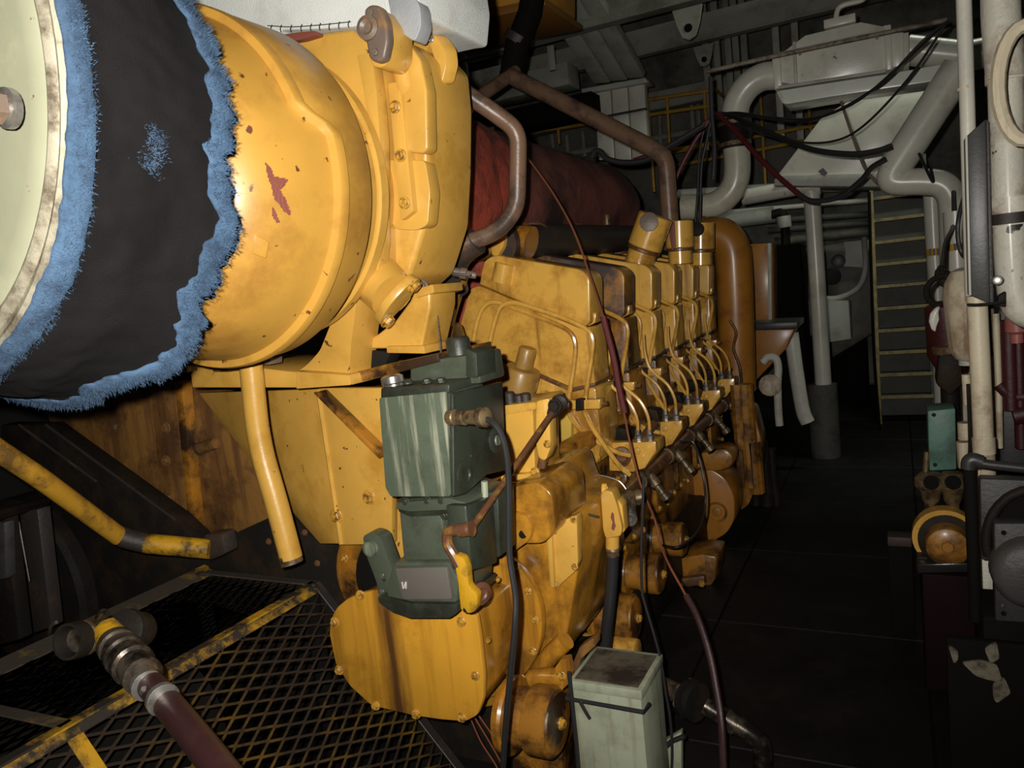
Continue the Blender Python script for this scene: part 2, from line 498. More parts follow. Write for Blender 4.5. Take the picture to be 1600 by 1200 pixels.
# ================================================================== THE ROOM
fl = box(-5, 1.85, -0.6, 10.4, -0.12, -0.022, 0)
floor = struct('floor', fl, M_dark)
for i in range(4):                       # chequered floor plates of the aisle, each its own piece with open joints
    for j in range(11):
        x0 = -1.65 + i * 0.85; y0 = -0.4 + j * 0.95
        obj('floor_plate', box(x0 + .004, x0 + .846, y0 + .004, y0 + .946, -0.02, random.uniform(-.001, .002), 0.003, 1), M_floor, floor)
struct('wall_back', box(-6, 4, 10.4, 10.5, 0, 5.2, 0), M_wall)
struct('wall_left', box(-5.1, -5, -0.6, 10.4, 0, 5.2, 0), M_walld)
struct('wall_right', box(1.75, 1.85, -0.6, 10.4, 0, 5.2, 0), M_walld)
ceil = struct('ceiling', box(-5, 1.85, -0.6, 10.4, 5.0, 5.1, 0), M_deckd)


def deck_beam(x0, x1, y, z, web, fl_, m):
    b = box(x0, x1, y - .008, y + .008, z, z + web, 0)
    box(x0, x1, y - fl_ / 2, y + fl_ / 2, z - .014, z, 0.003, 1, b)
    obj('beam', b, m, ceil)


def span(pxa, pxb, Y, tmargin=0.0):
    a = PY(*pxa, Y); b = PY(*pxb, Y)
    return a, b


# deckhead beams across the room; their flanges catch the flash
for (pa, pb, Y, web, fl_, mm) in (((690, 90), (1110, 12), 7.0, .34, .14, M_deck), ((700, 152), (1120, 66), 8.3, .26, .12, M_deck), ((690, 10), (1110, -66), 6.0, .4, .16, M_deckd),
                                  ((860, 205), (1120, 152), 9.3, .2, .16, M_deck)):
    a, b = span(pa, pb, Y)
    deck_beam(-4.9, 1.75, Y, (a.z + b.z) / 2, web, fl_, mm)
for (x, y, Y, m) in ((724, 85, 6.97, M_deck), (860, 72, 6.97, M_deck)):
    p = PY(x, y, Y); obj('beam_bracket', box(p.x - .03, p.x + .03, p.y - .02, p.y + .02, p.z - .22, p.z, .004), m, ceil)
for (x, y, Y, s) in ((1075, 38, 6.95, 1.0), (1100, 88, 8.2, .8)):      # lifting eyes welded under the beams
    p = PY(x, y, Y)
    w = .13 * s
    prof = [(-w, .14 * s), (w, .14 * s), (w * .75, 0), (w * .45, -.10 * s), (0, -.13 * s), (-w * .45, -.10 * s), (-w * .75, 0)]
    b = poly3([Vector((p.x + q[0], p.y, p.z + q[1])) for q in prof], (0, .03, 0), .004, 1)
    e = obj('lifting_eye', b, M_deck, ceil)
    obj('eye_hole', cyl(p + Vector((0, -.006, -.03)), p + Vector((0, .0, -.03)), .035 * s, 14), M_dark, e)
a = PY(850, 133, 7.6)
obj('deck_girder', box(a.x - .55, a.x + .35, 7.4, 7.7, a.z - .1, a.z + .12, .01), M_deck, ceil)
obj('dark_girder', box(a.x - .7, a.x + .45, 7.75, 8.05, a.z - .35, a.z - .12, .01), M_dark, ceil)
# conduits and stiffeners on the upper back bulkhead, top centre
for x in (1105, 1122, 1140, 1152, 1165, 1215, 1245):
    p = PY(x, 100, 9.2)
    obj('stiffener', box(p.x - .035, p.x + .035, 9.15, 9.25, p.z - .8, 5.0, .006), M_deck if x < 1200 else M_whtd, ceil)

# ------------------------------------------------------------------ far structures
o = obj('crane_beam', fy([(655, 36), (852, -4), (852, -120), (640, -120)], 4.6, .5, .01), M_ochre)
tag(o, 'ochre yellow overhead crane beam at the top edge, behind the white lagging', 'crane beam')
obj('lower_flange', fy([(655, 52), (852, 8), (852, -3), (655, 37)], 4.55, .6, .004), mat('ochre_flange', (0.22, 0.09, 0.015), .5), o)

t = thing('ventilation_trunk', 'white three-panel ventilation trunk bending up to the deckhead behind the brown pipe', 'duct', PY(970, 245, 8.0))
zl = PY(970, 248, 8.0)
for k in range(3):
    xa, xb = 929 + k * 26.5, 929 + (k + 1) * 26.5 - 2
    obj('panel', fy([(xa, 137 - k * 3), (xb, 135 - k * 3), (xb + 6, 250), (xa + 6, 250)], 8.0, .12, .006), M_wht, t)
    xt = 832 + k * 32
    A = [PY(xa, 131 - k * 4, 8.0), PY(xb, 129 - k * 4, 8.0), PY(xt + 30, -12 - k * 4, 6.6), PY(xt, -12 - k * 4, 6.6)]
    obj('sloping_panel', poly3(A, (0, .1, .08), .006), M_whtd, t)
obj('joint_flange', fy([(908, 139), (1008, 121), (1012, 128), (910, 147)], 7.92, .25, .004), M_whtd, t)
obj('cross_strap', fy([(930, 183), (1009, 168), (1009, 171), (930, 186)], 7.96, .05, 0), M_chan, t)


def railing(name, label, rails, posts, Y, r=.02, r2=.017, ends=((-.0, 0),)):
    t = thing(name, label, 'railing', PY(*posts[0][1], Y))
    for i, (a, b) in enumerate(rails):
        obj('top_rail' if i == 0 else 'mid_rail', tube([PY(*a, Y), PY(*b, Y)], r, 8), M_rail, t)
    for a, b in posts:
        obj('post', tube([PY(*a, Y), PY(*b, Y)], r2, 8), M_rail, t)
    e = PY(*rails[0][1], Y)
    obj('wall_stay', tube([e, Vector((e.x, 10.4, e.z))], r2, 8), M_rail, t)
    return t


railing('guard_rail', 'yellow guard rail of the upper gallery, crossing in front of the white trunk', [((780, 191), (1118, 140)), ((780, 214), (1118, 164)), ((960, 247), (1130, 222))],
        [((800, 188), (806, 240)), ((870, 178), (874, 225)), ((1012, 157), (1022, 300)), ((1042, 153), (1050, 300)), ((1100, 144), (1106, 235))], 8.7)
railing('guard_rail', 'yellow guard rail behind the white S-shaped pipe and hanging cables', [((1040, 240), (1320, 187)), ((1040, 262), (1320, 208))],
        [((1188, 150), (1196, 290)), ((1262, 150), (1270, 240)), ((1320, 130), (1330, 200))], 9.0)
t = thing('wall_frame', 'grey framework of stub pipes seen under the gallery rail', 'framework', PY(880, 250, 9.8))
for (x, y0, y1) in ((785, 190, 260), (862, 210, 245), (885, 212, 250), (910, 205, 245), (1030, 170, 290), (1080, 160, 220), (1090, 160, 215)):
    obj('stub_post', tube([PY(x, y0, 9.8), PY(x + 4, y1, 9.8)], .03, 8), M_deck, t)
obj('cross_bar', tube([PY(770, 262, 9.8), PY(1110, 200, 9.8)], .04, 8), M_deck, t)
obj('cross_bar', tube([PY(780, 205, 9.8), PY(960, 170, 9.8)], .05, 8), M_deck, t)

# inclined stair
t = thing('inclined_ladder', 'grey steel stair with yellow step nosings at the end of the aisle', 'stairs', PY(1408, 640, 7.7))
YL = 7.9
for k in range(11):
    y = 625 - k * 35.5
    lx, rx = 1376 - k * 1.7, 1462 - k * 1.3
    yy = YL + k * .03
    a = PY(lx, y, yy); b = PY(rx, y - 8, yy)
    s = obj('step', box(a.x, b.x, yy - .0, yy + .2, b.z - .03, b.z, .003, 1), M_grey, t)
    obj('nosing', box(a.x, b.x, yy - .012, yy, b.z - .026, b.z + .004, .003, 1), M_nose, s)
    obj('riser', box(a.x, b.x, yy + .1, yy + .106, b.z - .2, b.z - .03, 0), M_grey, t)
obj('stringer', poly3([PY(1373, 680, YL - .05), PY(1379, 680, YL - .05), PY(1362, 240, YL + .3), PY(1356, 240, YL + .3)], (0, .2, 0), .003), M_nose, t)
obj('stringer', poly3([PY(1457, 680, YL - .05), PY(1464, 680, YL - .05), PY(1447, 240, YL + .3), PY(1441, 240, YL + .3)], (0, .2, 0), .003), M_grey, t)
t = thing('stair_rail', 'thin black stair handrail left of the grey steel stair', 'railing', PY(1366, 640, 7.6))
obj('rail', ptube([(1358, 300), (1361, 420), (1366, 560), (1376, 690)], 7.6, 2.2, 8), M_dark, t)

# far machinery wall between the pole and the stair
t = thing('pipe_rack', 'bank of dull horizontal pipes on the bulkhead behind the white standpipe', 'pipes', PY(1250, 320, 8.6))
for (a, b, r, m) in (((1060, 305), (1420, 283), 10, M_whtd), ((1100, 350), (1210, 335), 13, M_whtd), ((1130, 332), (1370, 312), 4, M_wht), ((1200, 345), (1360, 335), 5, M_grey), ((1200, 360), (1360, 348), 5, M_grey), ((1210, 378), (1360, 362), 7, M_wall)):
    obj('pipe', ptube([a, b], 8.6, r, 12, 0), m, t)
obj('hanger', ptube([(1206, 335), (1225, 340), (1228, 420), (1230, 520)], 8.4, 7, 10), M_blk, t)
obj('pipe_cap', cyl(PY(1224, 338, 8.3), PY(1226, 356, 8.3), .07, 14, .008), M_whtd, t)
t = thing('lathe_machine', 'grey machine with a white sheet hung on it beside the stair', 'machine', PY(1330, 560, 8.9))
obj('body', fy([(1240, 390), (1362, 370), (1366, 520), (1300, 560), (1296, 470), (1240, 470)], 9.0, .4, .02), M_wall, t)
obj('lower_body', fy([(1255, 470), (1330, 470), (1330, 530), (1260, 525)], 8.9, .3, .02), M_wall, t)
obj('hanging_sheet', fy([(1318, 378), (1360, 374), (1356, 396), (1354, 418), (1318, 416), (1321, 396)], 8.85, .01, 0.003), M_paper, t)
obj('hand_wheel', cyl(PY(1300, 432, 8.8), PY(1300, 432, 8.88), .09, 20, .01), M_blk, t)
obj('pedestal', box(PY(1250, 470, 9.1).x, PY(1350, 470, 9.1).x, 9.1, 9.5, 0, PY(1300, 500, 9.1).z, .02), M_dark, t)
obj('dial', cyl(PY(1310, 408, 8.8), PY(1310, 408, 8.88), .07, 20, .01), M_chan, t)
obj('bent_pipe', ptube([(1350, 370), (1352, 420), (1340, 450), (1310, 465), (1280, 466)], 8.7, 4, 8), M_whtd, t)
obj('cabinet', fy([(1290, 470), (1326, 470), (1330, 530), (1296, 535)], 8.6, .3, .01), M_whtd, t)
o = obj('cabinet', fy([(1166, 382), (1204, 380), (1206, 520), (1170, 520)], 6.3, .4, .01), M_orgd)
tag(o, 'flat orange cabinet panel beyond the tall yellow air elbow', 'cabinet')
obj('edge_strip', fy([(1199, 380), (1204, 380), (1206, 520), (1201, 520)], 6.28, .02, .002), M_whtd, o)
o = obj('hopper', fy([(1172, 516), (1242, 514), (1228, 545), (1180, 596), (1172, 596)], 6.0, .35, .01), M_orgd)
tag(o, 'tapered orange hopper below the flat orange cabinet panel', 'hopper')
obj('rim', fy([(1166, 506), (1246, 503), (1246, 513), (1166, 517)], 5.95, .45, .004), M_chan, o)
o = obj('dark_cabinet', fy([(1206, 384), (1250, 380), (1266, 720), (1218, 720)], 7.2, .5, .02), M_dark)
tag(o, 'black cabinet standing between the orange panel and the white standpipe', 'cabinet')
obj('label_plate', fy([(1219, 499), (1241, 497), (1241, 502), (1219, 504)], 7.15, .03, .002), M_whtd, o)

# ------------------------------------------------------------------ ducts and pipes upper right
t = thing('air_duct', 'white rectangular air duct with flanged ends and round spigots, upper right', 'duct', PY(1310, 140, 5.4))
Yd = 5.4
obj('duct_body', fy([(1214, 88), (1258, 55), (1345, 34), (1385, 42), (1384, 110), (1250, 134), (1216, 128)], Yd, .7, .008), M_wht, t)
obj('end_flange', fy([(1206, 90), (1218, 84), (1222, 136), (1210, 140)], Yd - .03, .76, .005), M_wht, t)
obj('seam_flange', fy([(1238, 66), (1243, 64), (1246, 134), (1241, 135)], Yd - .03, .7, .003), M_whtd, t)
obj('seam_flange', fy([(1380, 40), (1392, 38), (1395, 108), (1384, 110)], Yd - .03, .76, .004), M_wht, t)
obj('seam_flange', fy([(1410, 52), (1420, 50), (1421, 100), (1412, 102)], Yd - .03, .5, .004), M_wht, t)
obj('end_box', fy([(1390, 52), (1412, 50), (1414, 102), (1392, 106)], Yd, .6, .006), M_wht, t)
obj('top_rail', fy([(1216, 82), (1384, 44), (1384, 50), (1216, 88)], Yd - .04, .05, .003), M_whtd, t)
obj('bottom_rail', fy([(1216, 134), (1384, 108), (1384, 113), (1216, 139)], Yd - .04, .05, .003), M_whtd, t)
obj('spigot_pipe', tube(pts([(1416, 78), (1510, 88)], Yd + .3) + [Vector((1.78, Yd + .3, PY(1510, 88, Yd + .3).z))], rw(1460, 85, Yd, 24), 20), M_wht, t)
obj('lifting_loop', ptube([(1306, 40), (1308, 18), (1318, 8), (1345, 1), (1352, -6)], Yd, 4, 8), M_wht, t)
obj('lifting_loop_foot', box(*[v for p in [PY(1304, 42, Yd)] for v in (p.x - .06, p.x + .12, p.y - .02, p.y + .1, p.z - .0, p.z + .05)], .005), M_wht, t)

t = thing('fluorescent_lamp', 'glossy white unlit fluorescent lamp housing slung below the air duct', 'lamp', PY(1350, 140, 5.2))
obj('housing', fy(rnd([(1216, 142), (1380, 117), (1487, 98), (1476, 124), (1290, 152), (1228, 163), (1218, 156)], [4, 3, 3, 4, 8, 10, 6]), 5.2, .28, .01, 3), mat('gloss_white_enamel', (0.72, 0.74, 0.66), .2, coat=.5, bump=.02), t)
obj('end_cap', fy(rnd([(1213, 143), (1219, 142), (1230, 163), (1222, 161)], 3), 5.19, .29, .004), M_wht, t)

t = thing('s_bend_pipe', 'white S-bend pipe with a dark rubber coupling, left of the air duct', 'pipe', PY(1148, 250, 5.5))
obj('upper_bend', ptube([(1212, 118), (1190, 121), (1168, 135), (1152, 160), (1147, 190)], 5.5, 21, 18), M_wht, t)
obj('lower_bend', ptube([(1150, 228), (1152, 260), (1148, 288), (1132, 310), (1108, 322), (1066, 324)], 5.5, 20, 18), mat('yellowed_white_paint', (.60, .57, .45), .32, dirt=(.34, .27, .16), dirt_amt=.3, dirt_scale=3, coat=.3), t)
c = obj('rubber_coupling', ptube([(1147, 186), (1149, 232)], 5.5, 24, 18, 0), M_blk, t)
for (y, n) in ((193, 0), (226, 1)):
    obj('clamp', ptube([(1147, y - 3), (1147.5, y + 3)], 5.5, 26, 18, 0), M_brs, c)
o = obj('hood', fy([(1282, 186), (1322, 160), (1450, 138), (1452, 165), (1398, 272), (1372, 285), (1208, 284), (1216, 272)], 6.4, .5, .01), M_wht)
tag(o, 'white sloping sheet-metal hood below the lamp housing', 'hood')
obj('hood_lip', fy([(1216, 274), (1372, 270), (1396, 258), (1398, 276), (1374, 292), (1208, 290)], 6.36, .4, .006), M_whtd, o)
obj('name_patch', fy([(1278, 268), (1286, 262), (1293, 270), (1288, 277)], 6.36, .006, 0), M_chan, o)

t = thing('standpipe', 'tall white standpipe with an elbow at the top, left of the stair', 'pipe', PY(1292, 740, 6.6))
obj('standpipe_run', ptube([(1160, 309), (1240, 294), (1262, 290), (1268, 300), (1270, 330), (1276, 420), (1284, 560), (1290, 660)], 6.6, 12.5, 16, 0, fl=.12), M_wht, t)
obj('lagged_foot', ptube([(1284, 600), (1290, 700), (1293, 770)], 6.6, 22, 14, 0), mat('dark_lagging', (.09, .085, .075), .7, dirt=(.03, .03, .025), bump=.3), t)
obj('pipe_tee', ptube([(1258, 292), (1282, 289)], 6.6, 15, 14, 0), M_wht, t)
t = thing('bent_white_pipe', 'pair of slim white bent pipes between the yellow engine end and the standpipe', 'pipe', PY(1250, 640, 6.2))
obj('slanted_leg', ptube([(1236, 520), (1244, 580), (1254, 640), (1262, 660)], 6.2, 11, 12), M_wht, t)
obj('hooked_leg', ptube([(1192, 566), (1200, 558), (1212, 560), (1216, 575), (1215, 600), (1216, 640), (1218, 665)], 5.8, 6, 10), M_wht, t)
obj('hook_valve', cyl(PY(1203, 602, 5.7), PY(1203, 602, 5.85), .08, 16, .01), M_rustw, t)

t = thing('diagonal_pipe', 'thick white pipe slanting down to the left in front of the hood', 'pipe', PY(1395, 275, 5.0))
obj('pipe_run', ptube([(1500, 105), (1394, 268)], 5.0, 25, 20, 0), M_wht, t)
obj('end_bend', ptube([(1404, 254), (1392, 274), (1400, 284), (1440, 284), (1470, 288), (1486, 306), (1490, 340), (1492, 430)], 5.0, 21, 16), M_wht, t)
t = thing('banded_pipe', 'white vertical pipe with a black and amber tape band, right of the stair', 'pipe', PY(1463, 560, 5.6))
obj('pipe_run', ptube([(1455, 290), (1460, 390), (1466, 470), (1470, 560), (1480, 790)], 5.6, 12, 16), M_wht, t)
for (k, m) in enumerate((M_tapek, M_tapey, M_tapek, M_tapey, M_tapek)):
    a = PY(1450 + 0, 395, 5.6)
b = obj('tape_band', ptube([(1460, 388), (1461, 399)], 5.6, 12.6, 16, 0), M_tapey, t)
for k in range(4):
    x = 1452 + k * 6
    obj('tape_stripe', fy([(x, 389), (x + 2.5, 388.5), (x + 3, 398.5), (x + .5, 399)], 5.525, .02, 0), M_tapek, b)
t = thing('banded_pipe', 'shorter white pipe with an amber band, close behind the dark channel', 'pipe', PY(1497, 470, 4.6))
obj('pipe_run', tube([PY(1492, 330, 4.6), PY(1497, 430, 4.6), PY(1510, 690, 4.6), Vector((PY(1510, 690, 4.6).x, 4.6, 0))], rw(1495, 400, 4.6, 17), 16), M_wht, t)
b = obj('tape_band', ptube([(1494, 380), (1495, 391)], 4.6, 17.6, 16, 0), M_tapey, t)
for k in range(3):
    x = 1480 + k * 10
    obj('tape_stripe', fy([(x, 381), (x + 4, 380.5), (x + 5, 390.5), (x + 1, 391)], 4.52, .02, 0), M_tapek, b)

# ------------------------------------------------------------------ right-hand pipe stand
t = thing('large_pipe', 'large white peeling pipe with a scorched clamp at the right edge', 'pipe', PY(1575, 480, 2.7))
obj('upper_run', tube([Vector((PY(1566, -30, 2.7).x, 2.7, 4.9)), PY(1566, -30, 2.7), PY(1567, 130, 2.7)], rw(1566, 100, 2.7, 21), 24), M_peel, t)
obj('upper_bell', ptube([(1563, -20), (1564, 30), (1568, 75), (1570, 110), (1570, 122)], 2.68, 27, 24), M_peel, t)
obj('middle_run', ptube([(1571, 118), (1576, 320)], 2.7, 24, 24, 0), M_peel, t)
obj('joint_ring', ptube([(1571, 112), (1571.5, 128)], 2.7, 28, 24, 0), M_peel, t)
c = obj('pipe_clamp', ptube([(1577, 308), (1578, 352)], 2.7, 28, 24, 0), M_peel, t)
obj('clamp_band', ptube([(1577.5, 333), (1578, 350)], 2.7, 29.5, 24, 0), M_soot, c)
obj('lower_run', ptube([(1578, 350), (1582, 420), (1588, 466), (1602, 486), (1640, 498)], 2.7, 24, 24), M_peel, t)
o = obj('valve_wheel', tube([PY(1603 + 0, 130, 2.4) + Vector((math.cos(a) * .06, 0, math.sin(a) * .14)) for a in [i * math.pi / 12 for i in range(25)]], .018, 8, caps=False), M_rustw)
tag(o, 'rusty cream valve hand wheel cut by the right edge above the clamp', 'wheel')
t = thing('slim_pole', 'slim white vertical conduit rising to the deckhead left of the dark channel', 'conduit', PY(1520, 460, 2.8))
obj('conduit_run', tube([Vector((PY(1505, -30, 2.8).x, 2.8, 4.9))] + smooth_path(pts([(1505, -30), (1512, 190), (1516, 330), (1520, 470)], 2.8), 4), rw(1512, 200, 2.8, 11), 14), M_wht, t)
obj('conduit_joint', ptube([(1507, 136), (1508, 140)], 2.8, 12, 14, 0), M_rustw, t)
t = thing('channel_post', 'dark grey steel channel hanging beside the peeling pipe', 'post', PY(1530, 470, 2.6))
obj('channel_face', fy([(1511, 212), (1540, 186), (1547, 476), (1536, 470), (1517, 462)], 2.6, .02, .003), M_chan, t)
obj('channel_edge', fy([(1508, 215), (1512, 211), (1518, 462), (1514, 462)], 2.58, .06, .002), M_whtd, t)
obj('channel_lip', fy([(1541, 186), (1546, 190), (1553, 474), (1547, 476)], 2.62, .06, .002), M_gmach, t)
obj('knob', cyl(PY(1559, 438, 2.6), PY(1559, 438, 2.56), .014, 12, .003), M_stl, t)
obj('wire_tie', ptube([(1511, 476), (1530, 476), (1560, 473), (1570, 470)], 2.55, 2.2, 8), M_blk, t)
obj('wire_hook', fy([(1560, 462), (1572, 455), (1572, 480), (1558, 478)], 2.6, .03, .004), M_blk, t)
t = thing('rusty_post', 'cream white post with rusty right side below the dark channel', 'post', PY(1535, 760, 2.7))
obj('post_run', ptube([(1526, 462), (1531, 560), (1537, 690)], 2.7, 14.5, 20, 0), M_rustw, t)
obj('post_joint', ptube([(1536.5, 684), (1538, 708)], 2.7, 16, 20, 0), M_rustw, t)
obj('post_foot', ptube([(1538, 706), (1540, 750)], 2.7, 14.5, 20, 0), M_rustw, t)
obj('post_base', tube([PY(1540, 748, 2.7), Vector((PY(1540, 748, 2.7).x, 2.7, 0))], rw(1540, 740, 2.7, 13), 16), M_dark, t)
t = thing('flat_stanchion', 'flaking white flat stanchion behind the black pipe frame', 'stanchion', PY(1545, 960, 2.65))
obj('upper_strip', fy([(1524, 735), (1532, 735), (1536, 870), (1529, 870)], 2.66, .03, .003), M_rustw, t)
obj('lower_strip', fy([(1531, 875), (1552, 875), (1554, 920), (1546, 925), (1545, 965), (1535, 965)], 2.66, .03, .003), M_peel, t)

t = thing('filter_valve', 'maroon filter bowl with a white disc handle and brass neck beside the stair', 'valve', PY(1480, 600, 3.6))
obj('bowl', lathe(PY(1480, 470, 3.6), (0.02, 0, -1), [(0, .05), (.02, .085), (.22, .085), (.27, .06), (.3, .05)], 22), M_maroon, t)
obj('bowl_ring', tube([PY(1474, 455, 3.55) + Vector((math.cos(a) * .06, 0, math.sin(a) * .06)) for a in [i * math.pi / 10 for i in range(21)]], .012, 8, caps=False), M_blk, t)
obj('white_handle', fy([(1470, 478), (1462, 480), (1453, 490), (1451, 503), (1455, 515), (1462, 520), (1464, 510), (1468, 500), (1467, 488)], 3.45, .04, .008), M_wht, t)
obj('neck', cyl(PY(1488, 538, 3.55), PY(1489, 552, 3.55), .075, 18, .008), M_brs, t)
obj('lower_body', fy([(1466, 552), (1502, 550), (1506, 600), (1484, 620), (1462, 600)], 3.5, .14, .015), M_blk, t)
obj('stem_pipe', tube([PY(1484, 600, 3.6), Vector((PY(1484, 600, 3.6).x, 3.6, 0))], .035, 12), M_blk, t)
obj('top_fitting', fy([(1463, 420), (1490, 425), (1494, 450), (1470, 448), (1461, 436)], 3.6, .12, .012), M_blk, t)
obj('lever', ptube([(1466, 440), (1465, 424), (1470, 416), (1474, 428)], 3.55, 2.5, 8), M_blk, t)
o = obj('white_tank', lathe(PY(1506, 418, 3.3), (0.07, 0, -1), [(0, .02), (.01, .045), (.05, .07), (.1, .08), (.3, .08), (.335, .06), (.35, .03)], 24), M_rustw)
tag(o, 'small white domed tank tucked behind the rusty post, beside the filter bowl', 'tank')
obj('tank_pipe', tube(pts([(1510, 530), (1512, 570)], 3.3), .03, 12), M_whtd, o)
t = thing('small_post', 'short peeling cream pipe between the green box and the rusty post', 'pipe', PY(1509, 740, 3.0))
obj('upper_piece', ptube([(1510, 585), (1513, 632)], 3.0, 7, 12, 0), M_rustw, t)
obj('middle_piece', ptube([(1508, 660), (1509, 686)], 3.0, 11, 12, 0), M_rustw, t)
obj('lower_piece', ptube([(1505, 690), (1508, 730)], 3.0, 10, 12, 0), M_rustw, t)
obj('dark_rod', ptube([(1513, 600), (1516, 700), (1510, 730)], 2.95, 3, 8), M_blk, t)

t = thing('fuel_pump', 'sea green box over two brass valves and a round yellow motor at the right', 'pump', PY(1475, 885, 3.1))
obj('green_box', fy([(1449, 642), (1493, 638), (1495, 734), (1452, 736)], 3.1, .14, .006), M_grn, t)
bolts_y([(1459, 648), (1461, 726)], 3.095, 3.2, M_blk, t, False)
for (x, y) in ((1453, 752), (1487, 752)):
    v = obj('brass_valve', lathe(PY(x, y - 14, 3.08), (0, 0, -1), [(0, .03), (.02, .052), (.05, .052), (.07, .035), (.1, .03), (.115, .022), (.14, .022), (.145, .03), (.16, .03), (.165, .022), (.2, .022)], 18), M_brs, t)
    obj('valve_bore', cyl(PY(x + 2, y + 2, 3.02), PY(x + 2, y + 2, 3.05), .026, 14), M_dark, v)
obj('valve_stem', ptube([(1446, 736), (1447, 722), (1448, 706)], 3.1, 4, 10), M_brs, t)
obj('motor_ring', lathe(PY(1477, 842, 3.0), (0, 1, 0), [(0, .085), (0, .105), (.06, .105), (.06, .085)], 32), M_yel, t)
obj('motor_bell', lathe(PY(1479, 846, 2.98), (0, 1, 0), [(-.01, .06), (.0, .09), (.12, .092)], 32), M_blk, t)
e = obj('motor_face', lathe(PY(1481, 858, 2.9), (0, 1, 0), [(0, .025), (.004, .05), (.012, .066), (.06, .07), (.1, .07)], 28), M_org, t)
obj('motor_hub', lathe(PY(1481, 856, 2.89), (0, 1, 0), [(0, .018), (.02, .024), (.03, .024)], 6), M_org, e)
obj('motor_side', fy([(1441, 838), (1450, 812), (1452, 872), (1444, 874)], 3.0, .1, .006), M_yel, t)
for x in (1441, 1513):
    obj('mount_foot', fy([(x - 8, 870), (x + 8, 870), (x + 10, 880), (x - 8, 880)], 2.95, .12, .004), M_blk, t)
obj('base_plate', fy([(1432, 882), (1528, 880), (1530, 894), (1434, 896)], 2.9, .3, .004), mat('wet_black_plate', (.02, .02, .02), .22, bump=.05), t)
p0 = PY(1440, 896, 3.0); p1 = PY(1522, 896, 3.0)
o = obj('pump_pedestal', box(p0.x, p1.x, 3.0, 3.3, 0.0, p0.z, .01), mat('dark_maroon_paint', (.014, .005, .005), .7, bump=.15, spec=.1))
tag(o, 'dark maroon pedestal under the round yellow motor', 'pedestal')
p = PY(1408, 852, 3.4)
o = obj('stub_bracket', box(p.x - .05, p.x + .04, 3.4, 3.45, 0.0, p.z, .005), M_dark)
tag(o, 'low black bracket with a rusty top plate left of the motor', 'bracket')
obj('top_plate', box(p.x - .05, p.x + .04, 3.38, 3.46, p.z, p.z + .04, .005), mat('rusty_plate', (.05, .03, .022), .6, bump=.2), o)

t = thing('pipe_barrier', 'black pipe frame elbowing round the grey pump cover at the right edge', 'frame', PY(1520, 960, 2.4))
obj('cross_pipe', ptube([(1516, 728), (1520, 722), (1548, 726), (1640, 736)], 2.4, 7.5, 14, 3), M_chan, t)
obj('down_pipe', ptube([(1514, 720), (1518, 800), (1522, 900), (1524, 970)], 2.4, 9, 14), M_dark, t)
obj('elbow', ptube([(1513, 732), (1514, 722), (1520, 718), (1534, 722)], 2.4, 11, 14), M_chan, t)
t = thing('pump_cover', 'grey cast pump cover with a round boss and arched recess at the lower right edge', 'pump cover', PY(1570, 975, 2.3))
obj('back_plate', fy([(1531, 748), (1640, 752), (1640, 880), (1533, 875)], 2.4, .05, .006), M_gmach, t)
obj('arch', tube([PY(1620, 850, 2.36) + Vector((math.cos(a) * .115, 0, math.sin(a) * .15)) for a in [R_(85 + i * 10) for i in range(12)]], .013, 12), M_blk, t)
obj('recess', fy([(1548, 862), (1554, 820), (1574, 785), (1610, 768), (1650, 766), (1650, 880), (1550, 880)], 2.38, .03, .006), M_dark, t)
obj('front_plate', fy([(1553, 818), (1640, 818), (1640, 976), (1555, 972)], 2.3, .06, .006), M_gmach, t)
obj('round_boss', lathe(PY(1618, 905, 2.24), (0, 1, 0), [(0, .03), (.006, .07), (.014, .085), (.03, .094), (.08, .096)], 36), mat('mottled_grey_boss', (.07, .064, .062), .4, dirt=(.05, .04, .045), dirt_amt=.5, spots=(.2, .10, .075), spot_amt=.15, spot_scale=20, bump=.3), t)
bolts_y([(1568, 832), (1568, 958)], 2.3, 4, M_dark, t, False)
bolts_y([(1543, 758)], 2.4, 3, M_stl, t, False)
p = PY(1570, 976, 2.3)
o = obj('cover_stand', box(PY(1535, 976, 2.3).x, 1.2, 2.3, 2.5, 0, p.z + .02, .01), M_dark)
tag(o, 'black stand carrying the grey pump cover', 'stand')
t = thing('red_piping', 'dark red piping and cocks behind the rusty post at the right edge', 'pipes', PY(1590, 690, 3.2))
for (ps, r, m) in ((([(1575, 500), (1577, 560), (1580, 640)]), 12, M_maroon), (([(1590, 480), (1592, 560), (1596, 700)]), 9, M_maroon), (([(1560, 600), (1580, 618), (1610, 620)]), 10, M_maroon), (([(1556, 490), (1560, 600), (1562, 700)]), 5, M_rustw), (([(1583, 650), (1610, 645)]), 16, M_maroon), (([(1572, 582), (1590, 586), (1620, 580)]), 6, M_rustw)):
    obj('red_pipe', ptube(ps, 3.2, r, 12), m, t)
obj('pink_cock', lathe(PY(1588, 490, 3.1), (0, 0, -1), [(0, .01), (.01, .035), (.06, .035), (.07, .02), (.1, .02)], 14), mat('faded_red_paint', (.4, .13, .11), .4), t)
o = obj('dark_tank', fy([(1558, 480), (1640, 480), (1640, 960), (1564, 960)], 3.4, .3, .02), M_chan)
tag(o, 'dark tank wall behind the red piping at the right edge', 'tank')
obj('tank_seam', fy([(1558, 560), (1640, 564), (1640, 572), (1558, 568)], 3.38, .03, .004), M_grn, o)
random.seed(31)
